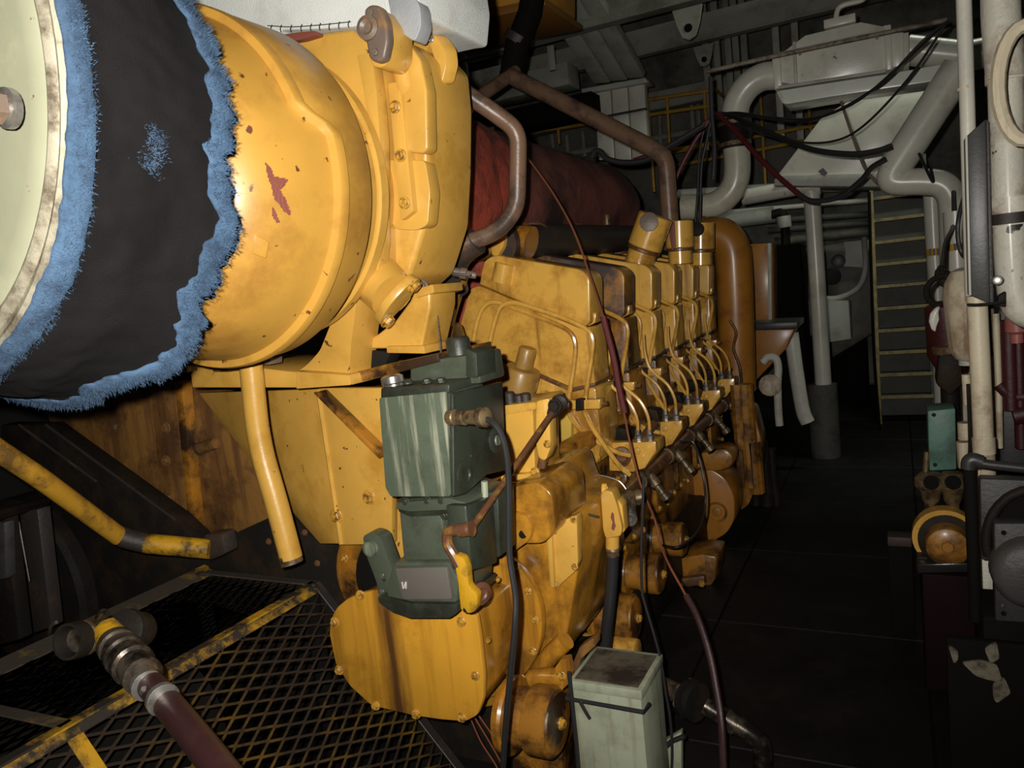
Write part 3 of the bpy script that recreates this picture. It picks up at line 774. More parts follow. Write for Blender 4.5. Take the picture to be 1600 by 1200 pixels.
for (n, outline, lab) in (('paint_flake', [(1484, 1010), (1498, 1016), (1499, 1034), (1492, 1036)], 'small white paint flake on the dark deck, furthest left of the flakes'),
                          ('paint_flake', [(1540, 1012), (1556, 1004), (1562, 1030), (1548, 1034)], 'upright white paint flake beside the black stand foot'),
                          ('paint_flake', [(1505, 1038), (1530, 1032), (1560, 1040), (1568, 1064), (1545, 1064), (1524, 1056)], 'wide white flaking patch on the dark edge below the stanchion'),
                          ('paint_flake', [(1548, 1066), (1570, 1060), (1578, 1080), (1560, 1098), (1550, 1090)], 'lowest white flaking patch at the lower right')):
    pp = [PY(x, y, 2.26) for x, y in rnd([(x + random.uniform(-3, 3), y + random.uniform(-3, 3)) for x, y in outline], 5, 2)]
    o = obj(n, poly3(pp, (0, .006, 0), 0), mat('flaking_white', (.20, .17, .12), .6, dirt=(.05, .035, .025), dirt_amt=.5, dirt_scale=20, bump=.4))
    tag(o, lab, 'paint flake')
o = obj('deck_kerb', box(PY(1480, 1050, 2.28).x, 1.2, 2.27, 2.295, 0, PY(1540, 1000, 2.28).z, .005), M_dark)
tag(o, 'black kerb plate carrying the white paint flakes at the lower right', 'kerb')

# ================================================================== THE ENGINE
XB = -1.12                # outer side of the crankcase
PIT = 0.42                # distance between cylinders
Y1 = 2.74                 # front face of the first head
t = thing('engine_block', 'oil-stained yellow crankcase of the V engine under the row of heads', 'engine block', (-1.9, 4.0, 0.05))
obj('crankcase', box(-2.7, XB, 2.80, 5.35, 0.25, 1.28, .02), M_ydirt, t)
obj('head_deck', poly3([(-2.6, 2.98, 1.2), (XB + .0, 2.98, 1.2), (XB - .04, 2.98, 1.36), (-1.45, 2.98, 1.6), (-2.35, 2.98, 1.6)], (0, 2.35, 0), .01), M_ydirt, t)
obj('side_rail', box(XB - .02, XB + .05, 2.3, 5.4, .98, 1.04, .008), M_ydirt, t)
obj('bed_frame', box(-2.75, XB + .06, 2.2, 5.4, 0.0, .3, .015), M_blk, t)
for k in range(6):
    y = 2.86 + k * PIT
    fr = obj('door_frame', poly3([(XB - .0, y - .165 + a, .80 + b) for a, b in rnd([(0, 0), (.33, 0), (.33, -.36), (0, -.36)], .06)], (.035, 0, 0), .006), M_ydirt, t)
    for (a, b) in ((-.14, .78), (.0, .785), (.14, .78), (-.15, .64), (.15, .64), (-.14, .48), (.14, .48), (.0, .465)):
        bolt((XB + .038, y + a, b), (1, 0, 0), .012, M_bolt, fr)
# studs in rows on the oily side wall above the doors
for k in range(34):
    bolt((XB + .052, 2.42 + k * .085, .93 + .03 * (k % 2)), (1, 0, 0), .011, M_bolt, t, 'stud', False)

names = ['foremost', 'second', 'third', 'fourth', 'fifth', 'hindmost']


def relief(y, z, r, L, label):
    t = thing('relief_valve', label, 'valve', (XB, y, z), 'round covers along the engine side')
    d = (1, 0, 0)
    obj('flange', lathe((XB + .03, y, z), d, [(0, r * 1.1), (.02, r * 1.15), (.03, r * 1.1)], 28), M_ydirt, t)
    obj('drum', lathe((XB + .05, y, z), d, [(0, r * .86), (L * .45, r * .86), (L * .47, r * .98), (L * .5, r), (L * .95, r), (L, r * .92)], 28), M_org, t)
    c = obj('end_cap', lathe((XB + .05 + L, y, z), d, [(-.002, r * .9), (.006, r * .86), (.012, r * .5)], 28), M_ydirt, t)
    bolt((XB + .065 + L, y, z), d, .014, M_bolt, c)
    return t


p = PX(868, 1132, -.93); relief(p.y + .01, p.z, .10, .14, 'round yellow cover low at the front, left of the pale green box')
p = PX(992, 965, -.93); relief(p.y, p.z, .088, .14, 'round yellow cover just above the lid of the pale green box')
p = PX(1032, 897, -.93); relief(p.y, p.z, .085, .14, 'round yellow cover behind the black hose, second above the pale green box')
p = PX(1068, 843, -.93); relief(p.y, p.z, .08, .14, 'round oily cover crossed by the rusty copper wire, farthest along the engine side')
p = PX(985, 1020, -.93)
o = obj('pipe_boss', cyl((XB, p.y, p.z), (XB + .22, p.y, p.z), .055, 18, .008), M_ygl)
tag(o, 'stubby yellow boss behind the lid of the pale green box', 'boss')
# front gear train housing
t = thing('gear_housing', 'yellow rounded gear housing with a big flat front cover, streaked with oil', 'housing', PY(640, 1130, 1.9))
YC = 1.72
out = [(514, 990), (517, 966), (526, 949), (543, 935), (565, 926), (600, 920), (660, 925), (744, 962), (750, 1000), (756, 1060), (755, 1093), (746, 1118), (727, 1128), (690, 1125), (647, 1119), (580, 1103), (546, 1072), (524, 1038)]
fc = obj('front_cover', fy(rnd(out, 5, 2), YC, .022, .005), M_ystreak, t)
bolts_y([(563, 930), (523, 972), (530, 1047), (587, 1102), (650, 1116), (721, 1121), (743, 1056), (721, 972)], YC, 6.2, M_bolt, fc)
outb = [(519, 990), (522, 968), (531, 953), (547, 940), (567, 931), (600, 925), (660, 930), (739, 964), (745, 1000), (751, 1060), (750, 1090), (742, 1113), (725, 1123), (690, 1120), (647, 1114), (583, 1098), (550, 1068), (529, 1036)]
bd = obj('case_body', fy(rnd(outb, 5, 2), YC + .022, .24, .004), M_ygear, t)
bolts_x([(778, 905), (763, 1000)], PY(757, 1000, YC).x + .002, 4, M_bolt, bd)


def circ(cx, cy, rx, ry, n=40, a0=0, a1=360):
    return [(cx + rx * math.cos(R_(a0 + (a1 - a0) * i / n)), cy - ry * math.sin(R_(a0 + (a1 - a0) * i / n))) for i in range(n if a1 - a0 == 360 else n + 1)]


rf = obj('round_flange', fy(circ(741, 976, 106, 118), 1.965, .035, .006), M_ygear, t)
bolts_y([(825, 924), (836, 968), (833, 1018), (815, 1060), (806, 884)], 1.965, 5, M_bolt, rf)
obj('rear_case', fy(rnd([(740, 770), (845, 745), (862, 800), (905, 808), (908, 860), (896, 930), (884, 1000), (868, 1040), (820, 1095), (740, 1110), (700, 1000), (700, 800)], 14), 2.02, .42, .02, 3), M_ygear, t)
obj('case_link', box(-2.2, XB - .02, 2.40, 2.84, .3, 1.0, .01), M_ygear, t)
obj('upper_case', fy(rnd([(790, 764), (838, 752), (862, 770), (868, 830), (848, 850), (790, 850)], 10), 1.9, .25, .02, 3), M_ygear, t)
obj('front_lug', fy(rnd([(800, 800), (822, 806), (832, 828), (826, 845), (800, 864), (790, 830)], 6), 1.88, .06, .01), M_ygear, t)
obj('lug_hole', cyl(PY(817, 835, 1.878), PY(817, 835, 1.9), .012, 14), M_dark, t)
ic = obj('inspection_cover', fy(rnd([(858, 822), (901, 805), (903, 880), (898, 893), (866, 922), (862, 900)], 4), 1.985, .04, .006), M_yel, t)
bolts_y([(866, 829), (896, 812), (898, 886), (869, 914)], 1.985, 4.5, M_bolt, ic)
obj('cover_rib', fy([(852, 826), (861, 824), (866, 920), (859, 918)], 1.97, .06, .005), M_yel, t)
ar = obj('support_arm', tube(pts([(838, 1053), (862, 1022), (884, 1000)], 2.0), .03, 14), M_ygear, t)
obj('arm_boss', tube(pts([(830, 1060), (852, 1056), (880, 1058)], 1.95), .026, 14), M_ygear, t)
br = obj('arm_bracket', fy([(866, 1044), (876, 1030), (888, 1028), (893, 1050), (892, 1066), (872, 1085)], 1.93, .03, .005), M_ygear, t)
bolts_y([(877, 1056)], 1.93, 6, M_bolt, br)
obj('angle_bracket', poly3(pts([(893, 1040), (905, 1012), (928, 996), (930, 1010), (908, 1030), (896, 1062)], 1.96), (0, .05, 0), .004), M_yrust, t)
obj('lower_sump', fy([(640, 1118), (840, 1070), (880, 1050), (890, 1300), (660, 1300)], 2.12, .3, .02), M_blk, t)
obj('lower_case', fy(rnd([(806, 1072), (868, 1068), (880, 1100), (878, 1240), (800, 1240)], 8), 2.05, .1, .01), M_ydirt, t)
# ring flange behind the governor
o = obj('drive_flange', fy(circ(628, 885, 104, 106), 1.87, .06, .008), M_ydirt)
tag(o, 'large round yellow flange partly hidden behind the lower green governor', 'flange')
bolts_y([(561, 832), (538, 872), (590, 800)], 1.87, 5, M_bolt, o)
obj('flange_recess', fy(circ(640, 895, 84, 84), 1.865, .006, 0), M_dark, o)
obj('upper_plate', fy([(596, 800), (640, 792), (640, 880), (616, 884), (598, 830)], 1.86, .02, .004), M_yel, o)

# ------------------------------------------------------------------ cylinder heads: one with all its parts, then five copies
labs = ['foremost yellow cylinder head, largest in view, with two looped fuel pipes and a stepped plug',
        'second cylinder head from the front, its rocker cover dulled by soot',
        'third cylinder head from the front, below the leaning yellow plugged stub',
        'fourth cylinder head from the front, below the red-flecked upright stub',
        'fifth cylinder head from the front, below the stub holding a black plug',
        'hindmost cylinder head, beside the tall yellow air elbow']
G = 'cylinder heads along the engine side'
h = thing('cylinder_head', labs[0], 'cylinder head', PY(850, 600, Y1), G)
cv = obj('rocker_cover', fy(rnd([(755, 408), (772, 398), (908, 421), (921, 434), (922, 506), (908, 512), (748, 444)], [12, 10, 10, 8, 6, 6, 3]), Y1, .15, .026, 4), M_ygl, h)
obj('cover_boss', tube(pts([(789, 412), (783, 441)], Y1 - .004), .04, 16), M_ygl, cv)
obj('cover_screw', cyl(PY(926, 484, Y1 + .06), PY(922, 498, Y1 + .04), .012, 12, .002), M_stl, cv)
obj('screw_lug', fy([(913, 494), (931, 488), (930, 504), (919, 510)], Y1 + .04, .05, .004), M_ygl, cv)
obj('head_casting', fy(rnd([(734, 452), (748, 446), (908, 514), (922, 510), (930, 602), (893, 612), (735, 540), (714, 528)], 5), Y1 + .012, .17, .012, 2), M_ygl, h)
obj('joint_line', fy([(733, 537), (893, 606), (930, 598), (930, 603), (893, 613), (732, 543)], Y1 + .0, .2, .002), M_rustrod, h)
obj('cylinder_housing', fy(rnd([(712, 532), (735, 542), (893, 612), (930, 604), (940, 690), (934, 724), (870, 772), (838, 780), (740, 700), (690, 600)], 8), Y1 + .02, .22, .015), M_ygl, h)
pn = obj('pale_panel', fy(rnd([(846, 610), (892, 632), (893, 760), (868, 770), (845, 690)], 6), Y1 - .01, .04, .008), mat('pale_yellow_paint', (.62, .42, .06), .4, dirt=(.25, .12, .02), dirt_amt=.2, coat=.3), h)
pl = obj('stepped_plug', lathe(PY(806, 622, Y1 - .07), PY(833, 512, Y1 - .07) - PY(806, 622, Y1 - .07), [(0, .058), (.02, .066), (.025, .072), (.115, .072), (.125, .066), (.13, .036), (.2, .035), (.21, .03)], 24), mat('plug_drab_yellow', (.42, .23, .05), .4, dirt=(.2, .1, .03), dirt_amt=.3, coat=.2), h)
for (nm, ps, yy) in (('fuel_pipe', [(739, 534), (746, 500), (757, 478), (775, 472), (810, 484), (870, 507), (892, 521), (899, 540), (896, 575), (888, 630), (892, 652), (912, 675), (960, 705), (985, 712)], Y1 - .035),
                     ('fuel_pipe', [(764, 540), (772, 505), (782, 480), (798, 473), (820, 477), (880, 497), (916, 514), (926, 530), (924, 560), (914, 625), (916, 650), (940, 690), (968, 728), (984, 742)], Y1 - .06)):
    P = [PY(x, y, yy + (.10 * max(0, (i - 9) / 4.0))) for i, (x, y) in enumerate(ps)]
    pp = obj(nm, tube(smooth_path(P, 4), .0095, 8), M_ygl, h)
    obj('pipe_nut', tube([P[0] + (P[0] - P[1]).normalized() * .035, P[0]], .016, 6), M_rustrod, pp)
c = obj('pipe_clamp', fy([(889, 626), (937, 624), (937, 639), (889, 640)], Y1 - .085, .05, .003), M_ygl, h)
obj('clamp_pad', fy([(899, 624), (912, 623), (912, 641), (899, 642)], Y1 - .09, .03, .002), M_blk, c)
obj('clamp_screw', tube(pts([(936, 632), (950, 630)], Y1 - .06), .009, 8), M_rustrod, c)
bolts_y([(746, 536)], Y1 - .01, 5, M_bolt, h)
heads = [h]
sooty = {1: M_ysoot}
for k in range(1, 6):
    q = clone(h, (0, k * PIT, 0), labs[k], G)
    heads.append(q)
    if k == 1:
        for c in q.children:
            if c.name.startswith(('rocker_cover', 'head_casting')): setmat(c, M_ysoot if c.name.startswith('rocker') else M_ydirt)
    for c in q.children:
        if c.name.startswith(('cylinder_housing',)): setmat(c, M_ydirt)
        if c.name.startswith('pale_panel'): setmat(c, M_ydirt)
        if c.name.startswith('joint_line'): setmat(c, M_soot)

# yellow stubs rising behind the heads
def stub(a, b, Y, r, label, neck=True, red=False):
    A, B = PY(*a, Y), PY(*b, Y)
    t = thing('outlet_stub', label, 'stub', A, 'plugged stubs above the heads')
    d = (B - A); L = d.length
    obj('stub_barrel', lathe(A + d * .36, d, [(0, r * .9), (.006, r), (L * .62, r), (L * .64, r * .9)], 22), M_ygl, t)
    obj('stub_neck', lathe(A, d, [(0, r * .84), (L * .3, r * .84)], 22), M_ygl, t)
    obj('stub_ring', lathe(A + d * .29, d, [(0, r * .9), (.004, r * .97), (L * .06, r * .97), (L * .065, r * .9)], 22), M_rustrod, t)
    return t
s = stub((996, 416), (1025, 336), 3.75, .085, 'yellow stub leaning to the right with a round steel plug, third head from the front')
P = PY(1014, 347, 3.66); obj('steel_plug', lathe(P, (0.2, -1, .1), [(0, .045), (.015, .045), (.02, .02)], 18), M_lug, s)
s = stub((1063, 412), (1061, 345), 4.15, .075, 'upright yellow stub flecked with red, left one of the upright pair')
P = PY(1052, 362, 4.075); obj('red_fleck', fy([(1046, 347), (1054, 346), (1056, 385), (1050, 392), (1046, 370)], 4.07, .006, .001), M_prim, s)
s = stub((1095, 414), (1095, 348), 4.55, .078, 'upright yellow stub holding a black cable plug, right one of the upright pair')
P = PY(1089, 358, 4.46); obj('black_plug', lathe(P, (0.0, -1, .2), [(-.01, .04), (.015, .04), (.02, .015)], 18), M_blk, s)

# air elbow at the far end
t = thing('air_elbow', 'tall yellow charge-air elbow at the far end of the row of heads', 'pipe', PY(1160, 580, 5.3))
obj('elbow_bend', ptube([(1096, 370), (1116, 366), (1134, 373), (1144, 392), (1147, 424), (1149, 470), (1151, 540), (1153, 610)], 5.2, 28, 22), M_orgd, t)
obj('elbow_flange', ptube([(1101, 369), (1106, 368)], 5.2, 31, 22, 0), M_orgd, t)
obj('drain_tube', ptube([(1140, 500), (1150, 520), (1146, 545), (1156, 575), (1160, 620)], 5.0, 2.4, 8), M_ydirt, t)

# fuel pump blocks along the rail
XR = -.86
GP = 'fuel pump blocks under the heads'
lab2 = ['foremost yellow fuel pump block with a round button on its face', 'second fuel pump block from the front, one row behind the foremost', 'third fuel pump block from the front, under the bent fuel pipes', 'fourth fuel pump block from the front, dim and oily', 'fifth fuel pump block from the front, near the air elbow']
Yp = 2.92
b0 = thing('fuel_pump_block', lab2[0], 'pump', PY(990, 740, Yp), GP)
obj('pump_body', fy([(950, 692), (1024, 690), (1026, 706), (1008, 732), (990, 738), (952, 736)], Yp, .13, .006), M_ygl, b0)
obj('pump_face', fy([(987, 692), (1024, 690), (1025, 704), (1008, 731), (988, 737)], Yp - .012, .03, .004), M_ygl, b0)
P = PY(996, 704, Yp - .012); obj('button', cyl(P, P + Vector((0, -.012, 0)), .014, 14, .003), M_yel, b0)
P = PY(972, 712, Yp); obj('round_port', lathe(P, (.2, -1, 0), [(-.02, .04), (.03, .04), (.035, .028), (.01, .02)], 18), M_rustrod, b0)
for (x, w) in ((998, 6), (1016, 8)):
    P = PY(x, 690, Yp + .03)
    obj('gland_nut', lathe(P - Vector((0, 0, .01)), (0, 0, 1), [(0, .017), (.035, .017), (.04, .012), (.06, .012)], 8), M_stl, b0)
    obj('delivery_pipe', tube(smooth_path([P + Vector((0, 0, .03)), P + Vector((0, .0, .10)), P + Vector((-.03, 0, .17)), P + Vector((-.10, 0, .24)), P + Vector((-.12, 0, .32)), P + Vector((-.12, -.0, .40))], 4), .0072, 8), M_ygl, b0)
obj('black_cap', fy(rnd([(952, 688), (955, 672), (966, 668), (982, 672), (986, 689)], 3), Yp + .02, .08, .01), M_blk, b0)
obj('rod', tube([PY(1000, 690, Yp + .08), PY(1022, 662, Yp + .2)], .018, 10), M_rustrod, b0)
for k in range(1, 5):
    q = clone(b0, (0, k * PIT, 0), lab2[k], GP)
    for c in q.children:
        if c.name.startswith(('pump_body',)): setmat(c, M_ydirt)
t = thing('fuel_rail', 'oily fuel manifold pipe running along the pump blocks with brass cocks', 'pipe', PY(985, 770, 2.8))
ra = PY(975, 772, 2.72)
for k in range(6):
    y0 = 2.66 + k * PIT
    x = ra.x + .0; z = ra.z
    m = obj('rail_segment', tube([(x, y0 - .10, z), (x, y0 + .24, z)], .032, 14), M_rustrod, t)
    obj('rail_joint', lathe((x, y0 + .24, z), (0, 1, 0), [(0, .038), (.03, .042), (.05, .042), (.08, .036)], 16), M_brs, t)
    c = obj('cock', lathe((x + .03, y0 + .30, z + .01), (.6, -.1, -.8), [(0, .02), (.03, .024), (.05, .024), (.055, .016), (.09, .016), (.095, .022), (.12, .022)], 14), M_brs, t)
    obj('cock_bore', cyl(Vector((x + .03, y0 + .30, z + .01)) + Vector((.6, -.1, -.8)).normalized() * .119, Vector((x + .03, y0 + .30, z + .01)) + Vector((.6, -.1, -.8)).normalized() * .123, .012, 12), M_dark, c)

# far orange crankcase cover and shelf
t = thing('end_cover', 'rounded orange cover low at the far end of the engine side', 'cover', PY(1110, 850, 4.6))
obj('cover_plate', fy(rnd([(1068, 738), (1110, 732), (1134, 748), (1148, 776), (1148, 812), (1136, 834), (1104, 852), (1064, 858)], 10), 4.4, .3, .02), M_orgd, t)
P = PY(1120, 800, 4.4)
obj('cover_ring', tube([P + Vector((math.cos(i * math.pi / 9) * .055, -.004, math.sin(i * math.pi / 9) * .055)) for i in range(19)], .007, 6, caps=False), M_org, t)
obj('ring_hub', cyl(P, P + Vector((0, -.012, 0)), .028, 14, .003), M_org, t)
obj('upper_bulge', fy(rnd([(1092, 708), (1132, 700), (1146, 712), (1144, 730), (1124, 737), (1094, 736)], 8), 4.35, .2, .02), M_org, t)
for (a, b, m) in (((1152, 600), (1160, 700), M_ydirt), ((1164, 600), (1176, 760), M_org), ((1176, 690), (1184, 770), M_ydirt)):
    obj('riser_pipe', tube([PY(*a, 4.6), PY(*b, 4.6)], .045, 10), m, t)
obj('side_lagging', fy(rnd([(1140, 640), (1176, 636), (1190, 690), (1186, 740), (1170, 790), (1152, 800), (1150, 700)], 10), 4.7, .2, .02), M_ydirt, t)
obj('lower_casting', fy([(1010, 880), (1098, 866), (1120, 870), (1118, 905), (1098, 940), (1040, 940)], 3.8, .25, .015), M_ydirt, t)
obj('lower_flange', fy([(1040, 908), (1100, 900), (1102, 914), (1042, 922)], 3.76, .1, .008), M_rustrod, t)
bolts_y([(1096, 912)], 3.76, 4, M_bolt, t)
t = thing('drain_cluster', 'cluster of black drain pipes at the foot of the far engine end', 'pipes', PY(1215, 870, 5.2))
for ps, r in (([(1190, 690), (1200, 760), (1198, 830), (1206, 880)], 9), ([(1205, 700), (1212, 770), (1222, 840), (1226, 880)], 6), ([(1180, 770), (1186, 850), (1192, 900)], 6)):
    obj('drain_pipe', ptube(ps, 5.2, r, 10), M_blk, t)
obj('steel_tag', fy([(1216, 806), (1224, 804), (1226, 826), (1217, 828)], 5.1, .02, .002), M_lug, t)

# ------------------------------------------------------------------ red lagged exhaust trunk between the banks
t = thing('exhaust_trunk', 'red lagged exhaust trunk smoked dark towards the far end, over the heads', 'exhaust', (-1.8, 3.8, 1.7))
ax, az = -1.78, 2.06
def cloth(y0, y1, r0, r1, ny, na, amp, ax=ax, az=az, seed=0):
    b = bmesh.new()
    rings = []
    for i in range(ny + 1):
        s = i / ny
        y = y0 + (y1 - y0) * s; r = r0 + (r1 - r0) * s
        if i in (0, ny): r *= .93
        ring = []
        for k in range(na):
            a = 2 * math.pi * k / na
            d = Vector((math.cos(a), 0, math.sin(a)))
            n = mnoise.noise(Vector((d.x * 1.8 + seed, y * 3.2, d.z * 1.8))) * amp + mnoise.noise(Vector((d.x * 6 + seed, y * 5, d.z * 6))) * amp * .4
            ring.append(b.verts.new(Vector((ax, y, az)) + d * (r + n)))
        rings.append(ring)
    for i in range(ny):
        for k in range(na):
            b.faces.new([rings[i][k], rings[i][(k + 1) % na], rings[i + 1][(k + 1) % na], rings[i + 1][k]])
    b.faces.new(rings[0][::-1]); b.faces.new(rings[-1])
    return b
obj('rear_lagging', cloth(3.05, 5.0, .33, .31, 40, 48, .014, seed=3), M_reddk, t)
obj('front_lagging', cloth(2.35, 2.86, .40, .38, 22, 56, .035, seed=8), M_red, t)
obj('middle_lagging', cloth(2.84, 3.10, .345, .335, 12, 48, .02, seed=12), M_red, t)
obj('lower_lagging', cloth(2.95, 3.5, .25, .25, 14, 36, .02, ax=-1.72, az=1.72, seed=20), M_red, t)
for (a, b2, Y) in (((690, 225), (733, 214), 2.2),):
    obj('brown_branch', ptube([a, (712, 220), b2], Y, 8, 12), M_lug, t)
t = thing('coolant_manifold', 'sooty black coolant manifold lying behind the rocker covers with brass unions', 'pipe', PY(860, 385, 3.2))
obj('manifold_run', tube([PY(782, 382, 2.85), PY(850, 376, 3.25), PY(1000, 372, 4.7)], .075, 16), M_soot, t)
obj('manifold_elbow', tube(smooth_path(pts([(778, 402), (790, 385), (816, 378), (830, 380)], 2.95), 4), .07, 16), M_ydirt, t)
u = obj('yellow_flange', fy(rnd([(768, 380), (776, 362), (790, 360), (786, 386), (776, 402), (768, 398)], 4), 2.82, .06, .008), M_ygl, t)
obj('manifold_nose', fy(rnd([(744, 372), (768, 366), (772, 384), (764, 402), (744, 410), (736, 396)], 6), 2.84, .1, .02), M_ydirt, t)
for x in (836, 905, 945, 968):
    P = PY(x, 376, 3.2 + (x - 836) * .0095)
    n = obj('union', lathe(P - Vector((0, .03, 0)), (-.1, 1, 0), [(0, .078), (.01, .088), (.05, .088), (.06, .078)], 18), M_rustrod, t)
P = PY(949, 352, 4.3)
obj('bleed_nipple', cyl(P, P + Vector((0, 0, .06)), .02, 10, .003), M_brs, t)

# brown heat pipes
t = thing('brown_pipe_loop', 'thick brown bent pipe looping in front of the red lagging beside the turbocharger', 'pipe', PY(700, 420, 2.5))
obj('pipe_run', tube(fillet([PY(686, 126, 2.16), PY(722, 142, 2.2), PY(775, 178, 2.25), PY(810, 205, 2.3), PY(808, 325, 2.3), PY(778, 362, 2.26), PY(735, 378, 2.2), PY(690, 392, 2.14)], .09, 6), rw(800, 260, 2.3, 13.5), 18), M_brn, t)
obj('sooty_elbow', tube(smooth_path([PY(745, 376, 2.22), PY(720, 395, 2.22), PY(706, 425, 2.26), PY(712, 455, 2.3)], 5), rw(720, 400, 2.2, 22), 16), M_soot, t)
obj('orange_sleeve', tube(pts([(692, 148), (715, 160), (730, 178)], 2.3), rw(710, 160, 2.3, 13), 14), M_org, t)
obj('silver_band', tube(pts([(684, 138), (696, 142)], 2.18), rw(690, 140, 2.18, 15), 16), M_shiny, t)
t = thing('vent_pipe', 'long brown pipe sloping from the dark stack and turning down at the third head', 'pipe', PY(1045, 350, 4.3))
obj('sloping_run', tube(fillet([PY(796, 118, 4.3), PY(1008, 226, 4.3), PY(1040, 244, 4.3), PY(1044, 300, 4.3), PY(1050, 390, 4.3)], .12, 6), rw(900, 180, 4.3, 13), 16), M_brn, t)
obj('branch', tube([PY(806, 112, 4.35), PY(742, 156, 4.0)], rw(770, 130, 4.3, 10), 14), M_brn, t)
obj('black_stack', tube(pts([(798, 122), (808, 70), (828, 20), (838, -40)], 4.5), rw(810, 60, 4.5, 19), 16), M_dark, t)
obj('flange_clip', tube(pts([(806, 66), (812, 54)], 4.5), rw(810, 60, 4.5, 21), 16), M_soot, t)
t = thing('black_hose', 'black hose lying along the top of the dark exhaust trunk', 'hose', PY(990, 250, 4.4))
obj('hose_run', ptube([(924, 246), (930, 236), (940, 238), (948, 248), (975, 254), (1010, 250), (1040, 232), (1100, 196)], 4.3, 4.5, 10), M_rub, t)

# ================================================================== TURBOCHARGER AT THE ENGINE'S FRONT
TX, TZ = -1.5, 1.926
t = thing('turbocharger', 'big yellow turbocharger with a rounded compressor scroll and bolted casing', 'turbocharger', (TX, 1.75, 1.36))


def scroll():
    b = bmesh.new(); na = 120
    prof = [(1.30, .21), (1.24, .245), (1.19, .272), (1.16, .29), (1.147, .305), (1.15, .325), (1.175, .355), (1.215, .383), (1.27, .404), (1.33, .418), (1.372, .426),
            (1.380, .428), (1.384, .446), (1.392, .450), (1.408, .450), (1.414, .438), (1.43, .436), (1.50, .436), (1.515, .430), (1.52, .36)]
    rings = []
    for k in range(na):
        a = 2 * math.pi * k / na
        ad = math.degrees(a)
        # the upper right quarter of the split flange sits further forward, with a step
        w = 1.0 if 18 <= ad <= 110 else (max(0, (ad - 9) / 9) if ad < 18 else max(0, 1 - (ad - 110) / 40))
        w = w * w * (3 - 2 * w)
        ring = []
        for i, (y, r) in enumerate(prof):
            g = 0 if i < 5 or i > 16 else (i - 4) / 7 if i < 11 else 1
            yy = y - .075 * w * g
            rr = r - .012 * w * (1 if 8 <= i <= 15 else 0)
            grow = .948 + .012 * math.sin(a + 2.2) * (1 if i > 5 else 0)
            ring.append(b.verts.new((TX + math.cos(a) * rr * grow, yy, TZ + math.sin(a) * rr * grow)))
        rings.append(ring)
    for k in range(na):
        for i in range(len(prof) - 1):
            b.faces.new([rings[k][i], rings[k][i + 1], rings[(k + 1) % na][i + 1], rings[(k + 1) % na][i]])
    return b
sc = obj('compressor_scroll', scroll(), M_scroll, t, 50)
# flaked patch showing red primer, raised a hair on the scroll, as the chipped paint edge does
def on_scroll(px, py):
    """the point of the scroll's bulge seen at this photo point"""
    best = None
    for i in range(240):
        Y = 1.13 + i * .001
        p = PY(px, py, Y); r = math.hypot(p.x - TX, p.z - TZ)
        # profile radius at Y
        pr = [(1.145, .295), (1.15, .325), (1.175, .355), (1.215, .383), (1.27, .404), (1.33, .418), (1.372, .426)]
        for (ya, ra_), (yb, rb) in zip(pr, pr[1:]):
            if ya <= Y <= yb:
                rr = (ra_ + (rb - ra_) * (Y - ya) / (yb - ya)) * (.948 + .012 * math.sin(math.atan2(p.z - TZ, p.x - TX) + 2.2))
                e = abs(r - rr)
                if best is None or e < best[0]: best = (e, p)
    p = best[1]
    return p
def flake(px, st=2):
    """a thin chip lying on the scroll, built of small facets that follow its curve"""
    def inside(x, y):
        c = False
        for i in range(len(px)):
            (xa, ya), (xb, yb) = px[i - 1], px[i]
            if (ya > y) != (yb > y) and x < (xb - xa) * (y - ya) / (yb - ya) + xa: c = not c
        return c
    b = bmesh.new(); vd = {}
    def vert(x, y):
        if (x, y) not in vd:
            p = on_scroll(x, y); vd[(x, y)] = b.verts.new(p + (EYE - p).normalized() * .004)
        return vd[(x, y)]
    x0 = min(p[0] for p in px); y0 = min(p[1] for p in px)
    for x in range(x0, max(p[0] for p in px), st):
        for y in range(y0, max(p[1] for p in px), st):
            if inside(x + st / 2, y + st / 2):
                b.faces.new([vert(x, y), vert(x + st, y), vert(x + st, y + st), vert(x, y + st)])
    return b
obj('primer_patch', flake([(414, 252), (424, 262), (428, 276), (443, 278), (451, 281), (444, 291), (438, 297), (446, 310), (454, 330), (453, 337), (443, 330), (436, 318), (428, 310), (424, 290), (418, 276)]), M_prim, sc)
obj('primer_patch', flake([(425, 322), (430, 330), (437, 347), (432, 348), (426, 338)]), M_prim, sc)
for (a, b2) in (((404, 376), (420, 402)),):
    pp = [on_scroll(*q) for q in ((398, 366), (421, 378), (416, 404), (394, 396))]
    pp = [p + (EYE - p).normalized() * .004 for p in pp]
    obj('cast_pad', poly3(pp, (pp[0] - EYE).normalized() * .03, .002), M_scroll, sc)
obj('inlet_cone', lathe((TX, 1.5, TZ), (0, -1, 0), [(0, .2), (.16, .2), (.22, .12), (.25, .05), (.26, .01)], 32), M_yel, t)
for k in range(12):
    a = 2 * math.pi * k / 12
    d = Vector((math.cos(a), 0, math.sin(a)))
    p = Vector((TX, 1.2, TZ)) + d * .17
    obj('inlet_vane', poly3([p - d * .1 + Vector((0, .06, 0)), p + d * .07, p + d * .07 + Vector((0, .05, 0)), p - d * .1 + Vector((0, .1, 0))], d.cross(Vector((0, 1, 0))) * .012, .001), M_yel, t)
dk = obj('ring_flange', lathe((TX, 1.55, TZ), (0, 1, 0), [(0, .27), (0, .364), (.004, .369), (.045, .369), (.05, .36)], 72, caps=False), M_yel, t)
for k in range(14):
    a = R_(-60 + k * 10.5)
    bolt((TX + .351 * math.cos(a), 1.549, TZ + .351 * math.sin(a)), (0, -1, 0), .0095, M_bolt, dk)
